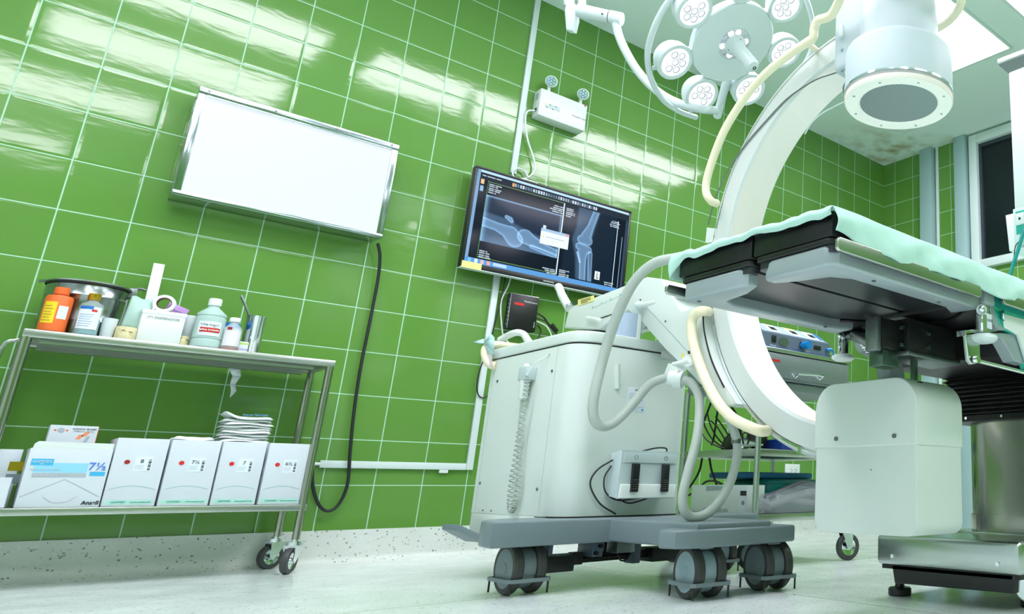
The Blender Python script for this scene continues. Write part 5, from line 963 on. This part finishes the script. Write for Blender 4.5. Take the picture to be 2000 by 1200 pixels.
# ------------------------------------------------------------------ sheet over the cushions
m = MB(); rs = np.random.RandomState(5)
def wr_(x, s): return .003 * math.sin(x * 23 + s) + .0025 * math.sin(x * 51 + 2 * s) + .002 * math.sin(x * 9.0 - s)
NU_ = 150; prof_n = 26
def sheet(u, v):
    x = 1.226 + u * 2.1
    # v: 0 far hem .. 1 near hem, wrapped over the two long edges
    hang_n = .080 + .004 * math.sin(x * 14) + .003 * math.sin(x * 31 + 1) ; hang_f = .062 + .004 * math.sin(x * 17 + 2)
    if u < .03: hang_n = .060 + .020 * min(1, u / .03) - .008 * math.sin(u / .03 * PI)
    if v < .2: t = v / .2; y = TYF + .016 + .012 * (1 - t) + wr_(x, 1) * .6; z = .900 - hang_f * (1 - t)
    elif v > .72:
        t = (v - .72) / .28; bulge = math.sin(t * PI) * .010
        y = TYN - .010 - bulge - .016 * t * (1 + .35 * math.sin(x * 26 + 3 * t)) ; z = .906 - hang_n * t ** 1.1 - .0
        y += wr_(x + .12 * t, 4) * t * .9 + .0035 * math.sin(x * 36 + t * 4.5) * math.sin(t * 3.1) + .002 * math.sin(x * 71 - t * 6) * t
        z += wr_(x * .8, 9) * .3
    else:
        t = (v - .2) / .52; y = (TYF + .016) * (1 - t) + (TYN - .010) * t; z = .903 + wr_(x + y * 2, 3) * .45 + .0012 * math.sin(y * 40 + x * 12)
    e = max(0, 1 - u / .008)
    return (x, y, z)
m.grid(sheet, NU_, 64)
# turned-down end hem
def hem(u, v):
    # u across (far -> near), v down
    y = (TYF + .024) * (1 - u) + (TYN - .012) * u
    d = .017 + .003 * math.sin(u * 9) + .042 * max(0, 1 - u * 11) + .0012 * math.sin(u * 41)
    
    x = 1.226 - .006 * math.sin(v * PI) + .001 * math.sin(u * 30) * v
    return (x, y + .004 * math.sin(u * 40) * v, .903 + wr_(1.226 + y * 2, 3) * .45 + .0012 * math.sin(y * 40 + 1.226 * 12) - d * v)
m.grid(hem, 60, 8); bmesh.ops.remove_doubles(m.bm, verts=m.bm.verts, dist=.0006)
sh_ = obj('table_sheet', m, M['cloth'], sharp=80); md = sh_.modifiers.new('thickness', 'SOLIDIFY'); md.thickness = .0025
tag(sh_, 'pale mint green cotton sheet draped over the operating table', 'sheet')
# ------------------------------------------------------------------ surgical lamp
LC = Vector((1.95, -1.727, 2.19)); LN = Vector((.185, -.585, -.79)).normalized(); LU = Vector((.926, .373, -.059)); LU = (LU - LN * LU.dot(LN)).normalized(); LW = LN.cross(LU)
sl = thing('surgical_lamp', 'white multi-head surgical lamp with seven lit round heads on a curved ceiling arm', 'surgical lamp', LC)
def LPt(px, py, off=0.): r = ray(px, py); return CAM + r * ((LC + LN * off - CAM).dot(LN) / r.dot(LN))
obj('lamp_disc', MB().lathe([(.07, .004), (.19, .004), (.195, .0), (.195, -.03), (.185, -.045), (.0, -.05)], LC, LN, seg=64), M['lampw'], sl)
obj('led_bezel', MB().lathe([(.045, -.006), (.078, -.006), (.079, .003), (.076, .0055), (.072, .003), (.072, -.002), (.045, -.002)], LC, LN, seg=48), M['ledlens'], sl)
ic = obj('led_ring', MB().lathe([(.036, -.004), (.071, -.004), (.071, .002), (.036, .002), (.036, -.004)], LC, LN, seg=48), M['ledlens'], sl)
for k in range(10):
    a = k * 2 * PI / 10 + .3; p = LC + (LU * math.cos(a) + LW * math.sin(a)) * .056; lit = k in (0, 1, 3, 4, 6, 8)
    obj('led_optic', MB().lathe([(0, .010), (.008, .009), (.014, .004), (.0155, -.001), (.0, -.001)], p, LN, seg=18), M['lampglow'] if lit else M['ledlens'], ic)
hd = obj('sterile_handle', MB().lathe([(0, .004), (.048, .004), (.05, .008), (.048, .02), (.036, .035), (.031, .05), (.0295, .165), (.026, .176), (.020, .179), (0, .179)], LC, LN, seg=40), M['lampw'], sl)
obj('camera_port', MB().lathe([(.0045, .1788), (.0085, .1788), (.0085, .1805), (.0045, .1805), (.0045, .1788)], LC + LU * .006, LN, seg=20), M['black'], hd)
for k in range(3): a = k * 2.1; p = LC + (LU * math.cos(a) + LW * math.sin(a)) * .040 + LN * .03; obj('screw', MB().ball(p, .003, seg=8), M['darksteel'], hd)
for k in range(7):
    a = math.radians(33.5 + 51.43 * k); d_ = LU * math.cos(a) + LW * math.sin(a); pc_ = LC + d_ * .278
    hn = (LN - d_ * .10).normalized()
    ph = obj('lamp_head', MB().lathe([(0, -.062), (.05, -.06), (.068, -.05), (.078, -.03), (.083, .006), (.082, .014), (.076, .017), (.066, .014), (.064, .004), (.0, .004)], pc_, hn, seg=44), M['lampw'], sl)
    obj('head_bracket', MB().box((-.05, -.028, -.022), (.05, .028, .008), .006, Matrix.Translation(LC + d_ * .188 - LN * .01) @ Matrix(((d_.x, LN.cross(d_).x, LN.x, 0), (d_.y, LN.cross(d_).y, LN.y, 0), (d_.z, LN.cross(d_).z, LN.z, 0), (0, 0, 0, 1)))), M['lampw'], ph)
    obj('lens', MB().lathe([(0, .0065), (.065, .0065), (.065, .009), (0, .012)], pc_, hn, seg=40), M['lampglow'], ph)
    q = Vector((0, 0, 1)).rotation_difference(hn)
    for j in range(6):
        b_ = j * PI / 3 + k; rr_ = .037 if j else 0
        p = pc_ + q @ Vector((rr_ * math.cos(b_), rr_ * math.sin(b_), .0115)); obj('led_optic', MB().lathe([(.012, 0), (.0165, .0), (.017, .002), (.014, .003), (.012, 0)], p, hn, seg=18), M['ledlens'], ph)
rl = [LPt(a, b, -.03) for a, b in ((1345, -30), (1310, -2), (1284, 40), (1268, 85), (1265, 122), (1274, 160), (1296, 196), (1328, 218), (1358, 229))]
obj('grip_rail', MB().tube(rl, lambda t_: .0125, 14, smooth=6), M['lampw'], sl)
obj('rail_tip', MB().ball(rl[-1], .0135), M['lampw'], sl)
rr2 = [LPt(a, b, -.03) for a, b in ((1545, -45), (1570, -10), (1583, 25), (1588, 60), (1585, 95), (1572, 125), (1550, 150))]
obj('grip_rail', MB().tube(rr2, .0125, 14, smooth=6), M['lampw'], sl)
obj('rail_strut', MB().tube([LPt(1275, 133, -.02), LPt(1292, 132, -.02)], .009), M['lampw'], sl); obj('rail_strut', MB().tube([LPt(1348, 220, -.02), LPt(1356, 208, -.02)], .009), M['lampw'], sl)
# fork arm under the lamp
pB = LC - LN * .05
obj('yoke_post', MB().tube([LPt(1424, 148, -.03), LPt(1416, 170, -.04), LPt(1401, 226, -.04)], .019, 18), M['lampw'], sl, sharp=60); ep = LPt(1401, 226, -.04); obj('post_end', MB().ball(ep, .0195, (1, 1, .8)), M['lampw'], sl)
cv = [LPt(1399, 216, -.04), PD(1375, 214, 3.36), PD(1345, 208, 3.38), PD(1310, 195, 3.42), PD(1276, 172, 3.45), PD(1245, 138, 3.46), PD(1222, 100, 3.46), PD(1209, 70, 3.46), PD(1203, 45, 3.46)]
obj('curved_arm', MB().tube(cv, .019, 18, smooth=6), M['lampw'], sl, sharp=60)
ja = PD(1215, 38, 3.46); jb = PD(1192, 33, 3.46); jc = PD(1130, 20, 3.46); jd = PD(1117, 17, 3.46)
obj('arm_joint', MB().cyl(ja, jb, .030), M['lampw'], sl); obj('joint_seam', MB().cyl(jb, jb + (jc - jb) * .03, .0285), M['ink'], sl)
obj('arm_tube', MB().cyl(jb + (jc - jb) * .03, jc, .028, .031), M['lampw'], sl); c = PD(1176, 27, 3.43); obj('set_screw', MB().ball(c, .0045, seg=10), M['ink'], sl)
up = Vector((0, 0, 1)); k0 = PD(1111, 60, 3.46); k1 = PD(1111, -40, 3.46)
obj('vertical_arm', MB().prism([PD(1105, 58, 3.46), PD(1118, 60, 3.46), PD(1124, 35, 3.46), PD(1120, 5, 3.46), PD(1105, 5, 3.46), PD(1102, 20, 3.46)], FW * .05, .006), M['lampw'], sl)
ar = PD(1106, 5, 3.46); obj('spring_arm', MB().tube([PD(1112, 12, 3.49), PD(1108, -70, 3.49)], .024), M['lampw'], sl); a2 = PD(1137, 12, 3.52)
obj('spring_arm', MB().tube([a2, PD(1135, -70, 3.52)], .018), M['lampw'], sl)
hb = PD(1108, -70, 3.49); obj('arm_elbow', MB().cyl(hb - Vector((.0, 0, .05)), hb + Vector((0, 0, .06)), .05), M['lampw'], sl); obj('ceiling_arm', MB().cyl(hb + Vector((0, 0, .05)), Vector((hb.x + .55, hb.y - .45, hb.z + .12)), .035), M['lampw'], sl)
tp_ = Vector((hb.x + .55, hb.y - .45, hb.z + .12)); obj('ceiling_tube', MB().cyl(tp_ - Vector((0, 0, .06)), Vector((tp_.x, tp_.y, 3.128)), .04), M['lampw'], sl)

# ------------------------------------------------------------------ ceiling pendant at the right edge
DP = 3.05
pn = thing('ceiling_pendant', 'white ceiling pendant column with a small gas outlet box cut by the right edge', 'ceiling pendant', PD(2005, 300, DP))
c0 = PD(1968, 128, DP); c1 = PD(1984, 408, DP); cx, cy = c0.x, c0.y
ux = Vector((0, -1, 0)); uy = Vector((1, 0, 0))       # its left face looks towards -x, the near one towards -y
bx0, by1 = PX(1968, 128, 2.58).x, None
xf = 2.58; p_t = PX(1968, 126, xf); p_b = PX(1982, 410, xf); pe = PX(1960, 118, xf); bt = PX(1965, 408, xf); bb = PX(1981, 484, xf)
yl_ = p_t.y; W_ = .34
obj('column_body', MB().box((xf, yl_ - W_, p_b.z - .01), (xf + .26, yl_, p_t.z), .01), M['white'], pn)
obj('top_flange', MB().box((xf - .03, yl_ - W_ - .03, p_t.z - .004), (xf + .29, yl_ + .03, p_t.z + .022), .003), M['steel'], pn); obj('flange_lip', MB().prism([(xf - .03, yl_ + .03, p_t.z), (xf - .03, yl_ - W_ - .03, p_t.z), (xf, yl_ - W_, p_t.z - .04), (xf, yl_, p_t.z - .04)], (.004, 0, 0)), M['darksteel'], pn)
obj('drop_tube', MB().cyl((xf + .13, yl_ - .17, p_t.z + .02), (xf + .13, yl_ - .17, 3.128), .05), M['white'], pn)
hx_ = xf - .055; b0 = PX(1965, 410, hx_); b1 = PX(1982, 486, hx_); hz0, hz1 = b1.z, b0.z
m = MB(); m.prism([(hx_ + .06, b0.y + .04, hz1 + .004), (hx_ + .06, b0.y - .30, hz1 + .004), (hx_ + .01, b0.y - .26, hz0), (hx_ + .01, b0.y - .0, hz0)], (.26, 0, 0), .003); obj('outlet_box', m, M['carm'], pn)
m = MB(); m.box((hx_, b0.y - .30, hz0 + .012), (hx_ + .04, b0.y - .028, hz1 - .004), .004); obj('outlet_panel', m, M['trimlight'], pn)
q = PX(1990, 435, hx_ - .001); gp = obj('gas_plate', MB().box((hx_ - .003, q.y - .10, q.z - .045), (hx_, q.y + .012, q.z + .045), .001), M['tealreflection_plate'], pn, label='mint green gas outlet plate')
q = PX(1993, 428, hx_ - .004); obj('outlet_socket', MB().box((hx_ - .010, q.y - .018, q.z - .024), (hx_ - .002, q.y + .018, q.z + .024), .005), M['white'], gp); obj('socket_hole', MB().cyl((hx_ - .0115, q.y, q.z), (hx_ - .008, q.y, q.z), .005), M['black'], gp)
th = [PX(2003, 438, hx_ - .012), PX(1997, 460, hx_ - .02), PX(1988, 490, hx_ - .03), PX(1978, 520, hx_ - .04), PX(1972, 545, hx_ - .05), PX(1966, 600, hx_ - .05)]
obj('gas_hose', MB().tube(th, .0075, 12, smooth=5), M['tealcable'], pn, label='teal gas hose'); obj('thin_lead', MB().tube([PX(1992, 470, hx_ - .005), PX(1983, 482, hx_ - .02), PX(1980, 505, hx_ - .03), PX(1974, 535, hx_ - .04)], .002, 8, smooth=5), M['cable'], pn)

# ------------------------------------------------------------------ steel instrument stand beyond the C-arm
rx0, rx1, ry0, ry1 = 2.335, 2.892, -1.562, -1.035
rc = thing('equipment_trolley', 'stainless steel trolley with a drawer behind the C of the x-ray machine', 'trolley', ((rx0 + rx1) / 2, (ry0 + ry1) / 2, 0))
for x in (rx0, rx1):
    for y in (ry0, ry1): obj('leg', MB().cyl((x, y, .12), (x, y, .76), .0128), M['steel'], rc); caster(rc, (x, y, .146), 0, .06, (-.25 if x > 2.6 else 2.0) + (.5 if y > -1.2 else 0), w=.026, offs=.012)
def shelf(z0, z1, nm):
    m = MB(); m.box((rx0 - .006, ry0 - .006, z0), (rx1 + .006, ry1 + .006, z1), .003); return obj(nm, m, M['steel_x'], rc)
shelf(.455, .487, 'middle_shelf'); shelf(.186, .217, 'lower_shelf')
obj('drawer_case', MB().box((rx0 - .008, ry0 + .004, .79), (rx1 + .0, ry1, .912), .003), M['drawersteel'], rc); obj('top_tray', MB().box((rx0 - .016, ry0 - .010, .912), (rx1 + .008, ry1 + .01, .932), .004), M['steel_x'], rc); obj('under_tray', MB().box((rx0 - .004, ry0 + .02, .750), (rx1 - .005, ry1, .788), .004), M['drawersteel'], rc)
obj('drawer_front', MB().box((rx0 + .0, ry0 - .008, .800), (rx1 - .006, ry0 + .004, .906), .002), M['drawersteel'], rc)
q0 = PY(1553, 733, ry0 - .01); q1 = PY(1600, 737, ry0 - .01); obj('drawer_handle', MB().tube([q0 + Vector((0, 0, -.012)), q0 + Vector((0, -.022, .0)), q0 + Vector((.01, -.028, .003)), q1 + Vector((-.01, -.028, .003)), q1 + Vector((0, -.022, 0)), q1 + Vector((0, 0, -.012))], .005, 10, smooth=3), M['chrome'], rc)
q0 = PY(1503, 700, ry0 - .01); q1 = PY(1524, 708, ry0 - .01); obj('drawer_label', MB().box((q0.x, ry0 - .0095, q1.z), (q1.x, ry0 - .008, q0.z)), M['red'], rc, label='red label strip')
# electrosurgical unit
EY = -1.53; e0 = PY(1500, 690, EY); e1 = PY(1622, 700, EY); eu = PY(1500, 650, EY)
ex0_, ex1_ = 2.345, PY(1622, 690, EY).x; ez0_ = .9325; ezf = 1.006; ezb = 1.066
es = thing('electrosurgical_unit', 'slate blue electrosurgical unit with a bright blue connector on the equipment trolley', 'medical device', ((ex0_ + ex1_) / 2, -1.4, ez0_))
sec = [(EY, ez0_ + .004), (EY + .006, ezf), (EY + .10, ezb), (EY + .34, ezb), (EY + .34, ez0_ + .004)]
obj('case', MB().prism([(ex0_, y, z) for y, z in sec], (ex1_ - ex0_, 0, 0), .004), M['esu'], es); obj('base_strip', MB().box((ex0_ - .002, EY - .004, ez0_), (ex1_ + .002, EY + .34, ez0_ + .012), .003), M['navy'], es)
def slope(u, v, o=.0015):
    a = Vector((0, EY + .006, ezf)); b = Vector((0, EY + .10, ezb)); p = a.lerp(b, v); n = Vector((0, -(ezb - ezf), .094)).normalized(); return Vector((ex0_ + (ex1_ - ex0_) * u, p.y, p.z)) + n * o
def sq(nm, u0, u1, v0, v1, mt, o, par=es): return obj(nm, MB().prism([slope(u0, v0, o), slope(u1, v0, o), slope(u1, v1, o), slope(u0, v1, o)], (0, -.0006, .0012)), mt, par)
sq('control_panel', .06, .94, .08, .92, M['esulight'], .0005)
for u in (.16, .45, .72):
    w = sq('display_window', u, u + .16, .16, .86, M['paperwhite'], .0022); sq('display', u + .05, u + .13, .32, .62, M['darkscreen'], .0045, w)
sq('colour_strip', .44, .62, .76, .86, M['yellows'], .0042); sq('blue_strip', .88, .92, .2, .8, M['blue'], .0042)
def fr(px, py): return PY(px, py, EY - .001)
q = fr(1512, 662); obj('rocker_switch', MB().box((q.x - .012, EY - .004, q.z - .016), (q.x + .012, EY + .003, q.z + .016), .002), M['black'], es)
q = fr(1530, 668); obj('speaker_grille', MB().lathe([(0, 0), (.019, 0), (.021, .003), (.0, .003)], (q.x + .004, EY + .002, q.z), (0, -1, 0), sx=1.35), M['darksteel'], es)
q = fr(1568, 675); obj('plug', MB().cyl((q.x, EY, q.z), (q.x + .0, EY - .045, q.z - .002), .017, .019), M['blue'], es, label='bright blue round plug'); obj('plug_socket', MB().box((q.x - .016, EY - .003, q.z - .014), (q.x + .02, EY + .002, q.z + .014)), M['black'], es)
q = fr(1597, 680); obj('socket_row', MB().box((q.x - .022, EY - .003, q.z - .009), (q.x + .022, EY + .002, q.z + .010), .001), M['black'], es)
q = fr(1617, 684); obj('small_plug', MB().cyl((q.x - .012, EY - .004, q.z), (q.x + .014, EY - .014, q.z + .001), .008), M['blue'], es); obj('plug_lead', MB().tube([(q.x + .012, EY - .014, q.z), (q.x + .024, EY - .016, q.z - .008), (q.x + .022, EY - .012, q.z - .04), (q.x + .008, EY - .01, ez0_ - .02)], .0035, smooth=4), M['blue'], es)
q = fr(1510, 676); text('lettering', 'DIA III', (q.x, EY - .0005, q.z), (1, 0, 0), (0, 0, 1), .014, M['paperwhite'], es); q = fr(1578, 688); text('lettering', '4 1 1', (q.x, EY - .0005, q.z), (1, 0, 0), (0, 0, 1), .012, M['paperwhite'], es)
obj('blue_side', MB().box((ex0_ - .012, EY + .05, .96), (ex0_ - .001, EY + .2, 1.04), .003), M['blue'], es)
# things on the middle shelf
def on_x(px, py, x=2.42): return PX(px, py, x)
dz = .4875
t = thing('power_drill', 'black surgical hand drill with a chrome nose lying on the middle shelf', 'drill', (2.45, -1.35, dz))
a = Vector((2.40, -1.33, dz + .035)); b = Vector((2.395, -1.52, dz + .018))
obj('drill_body', MB().tube([a + Vector((.02, .05, .0)), a, a.lerp(b, .25)], lambda t_: .034 - .006 * t_, 18), M['black'], t); obj('drill_nose', MB().lathe([(0, 0), (.026, 0), (.026, .03), (.022, .034), (.018, .06), (.007, .13), (.004, .15), (0, .15)], a.lerp(b, .22), b - a), M['chrome'], t); obj('drill_grip', MB().tube([a + Vector((.01, .02, 0)), a + Vector((.06, .07, .01))], .024, 14), M['black'], t)
t = thing('black_camera_head', 'black cone shaped instrument head standing behind the chrome drill nose', 'instrument', (2.5, -1.2, dz))
obj('head_shell', MB().lathe([(0, 0), (.055, 0), (.06, .01), (.052, .05), (.026, .09), (.018, .11), (0, .112)], (2.46, -1.24, dz), (.1, -.1, 1), seg=24), M['black'], t)
obj('coupling', MB().cyl((2.50, -1.34, dz + .05), (2.52, -1.40, dz + .10), .013).cyl((2.52, -1.40, dz + .10), (2.535, -1.43, dz + .13), .024), M['darksteel'], t)
obj('instrument_ball', MB().ball((2.465, -1.40, dz + .052), .048, (1, 1, 1.05)), M['black'], t)
t = thing('cable_bundle', 'tangle of black cables hanging around the left end of the middle shelf', 'cables', (2.36, -1.1, dz))
for k in range(6):
    p = [Vector((2.37 + .01 * k, -1.08 - .02 * k, dz + .14 + .02 * (k % 3))), Vector((2.35 + .015 * k, -1.12 - .025 * k, dz + .11)), Vector((2.36 + .02 * k, -1.17 - .02 * k, dz + .05)), Vector((2.40 + .02 * k, -1.24, dz + .012)), Vector((2.46, -1.30 + .02 * k, dz + .012))]
    obj('cable', MB().tube(p, .0036, 8, smooth=5), M['black'], t)
for px_ in ([(1392, 778), (1378, 815), (1363, 850)], [(1408, 772), (1402, 800), (1395, 850), (1390, 870)], [(1410, 770), (1432, 800), (1462, 850), (1476, 878)], [(1372, 890), (1366, 920), (1350, 948), (1333, 965)], [(1385, 893), (1390, 920), (1400, 948)], [(1345, 968), (1362, 958), (1378, 942), (1395, 940), (1410, 946)]):
    obj('cable', MB().tube([PX(a, b, 2.42 if px_[0][0] > 1380 and px_[0][1] < 800 else 2.36) for a, b in px_], .005, 8, smooth=5), M['black'], t)
o = obj('cable_loop', MB().tube([PY(1452, 868, -1.50), PY(1450, 850, -1.50), PY(1458, 846, -1.50), PY(1464, 855, -1.50), PY(1460, 868, -1.49)], .004, 8, smooth=5), M['black']); tag(o, 'small black cable loop standing up on the middle shelf by the front leg', 'cable')
o = obj('blue_tray', MB().box((2.53, -1.50, dz), (2.80, -1.36, dz + .05), .006), M['navy']); tag(o, 'dark blue tray on the middle shelf just below the curve of the C', 'tray')
# lower shelf
uz = .2178; t = thing('white_device_box', 'white ventilated device box with a dark display on the lower shelf', 'medical device', (2.42, -1.3, uz))
obj('case', MB().box((2.352, -1.488, uz), (2.45, -1.09, .336), .004), M['white'], t)
obj('front_panel', MB().box((2.350, -1.489, uz + .002), (2.3525, -1.43, .334), .001), M['paperwhite'], t); obj('display', MB().box((2.3485, -1.484, .292), (2.351, -1.445, .312)), M['darkscreen'], t); obj('round_button', MB().cyl((2.351, -1.465, .262), (2.3475, -1.465, .262), .009), M['lightink'], t)
for k in range(18): obj('vent', MB().box((2.3495, -1.37 + k * .0095, .313 - .004 * abs(k - 9) / 9), (2.352, -1.3665 + k * .0095, .331)), M['lightgrey'], t)
for k in range(16): obj('vent', MB().box((2.3495, -1.36 + k * .011, uz + .004), (2.352, -1.3565 + k * .011, uz + .018)), M['lightgrey'], t)
o = obj('foam_cushion', MB().box((2.53, -1.42, uz), (2.86, -1.10, .362), .02, seg=3), M['teal']); tag(o, 'thick teal vinyl cushion on the lower shelf of the equipment trolley', 'cushion')
obj('seam_piping', MB().tube([(2.532, -1.421, .345), (2.858, -1.421, .345)], .003, 8), M['teal'], o)
m = MB(); m.prism([(2.44, -1.10, .363), (2.44, -1.36, .363), (2.86, -1.36, .363), (2.86, -1.10, .363)], (0, 0, .030), .010); o = obj('blue_pad', m, M['bluevinyl']); tag(o, 'flat blue and green vinyl pad lying on the teal cushion', 'pad')
t = thing('wrapped_tubing', 'grey tubing wrapped in clear plastic film at the front of the lower shelf', 'tubing', (2.62, -1.49, uz))
for k, (y, r, z0_, z1_) in enumerate(((-1.505, .016, .012, .075), (-1.475, .018, .016, .10), (-1.455, .016, .03, .112), (-1.50, .015, .045, .03), (-1.47, .016, .018, .055))):
    obj('grey_tube', MB().tube([(2.37 + .02 * k, -1.525, uz + .02 + z0_ * .3), (2.45, y - .01, uz + z0_ + .02), (2.58, y, uz + (z0_ + z1_) / 2 + .02), (2.72, y + .005, uz + z1_ + .012), (2.86, y, uz + z1_ * .8 + .01)], r, 10, smooth=5), M['greytube'], t)
rs = np.random.RandomState(9); m = MB()
m.grid(lambda u, v: (2.36 + .52 * u, -1.548 + .006 * math.sin(u * 22 + v * 5) + (.02 + .05 * min(1, u * 5)) * v * v, uz + .002 + (.045 + .085 * u ** .6) * (1 - (1 - v) ** 2) + .008 * math.sin(u * 31 + v * 9) * v), 40, 12); obj('plastic_film', m, M['bag'], t, sharp=25)
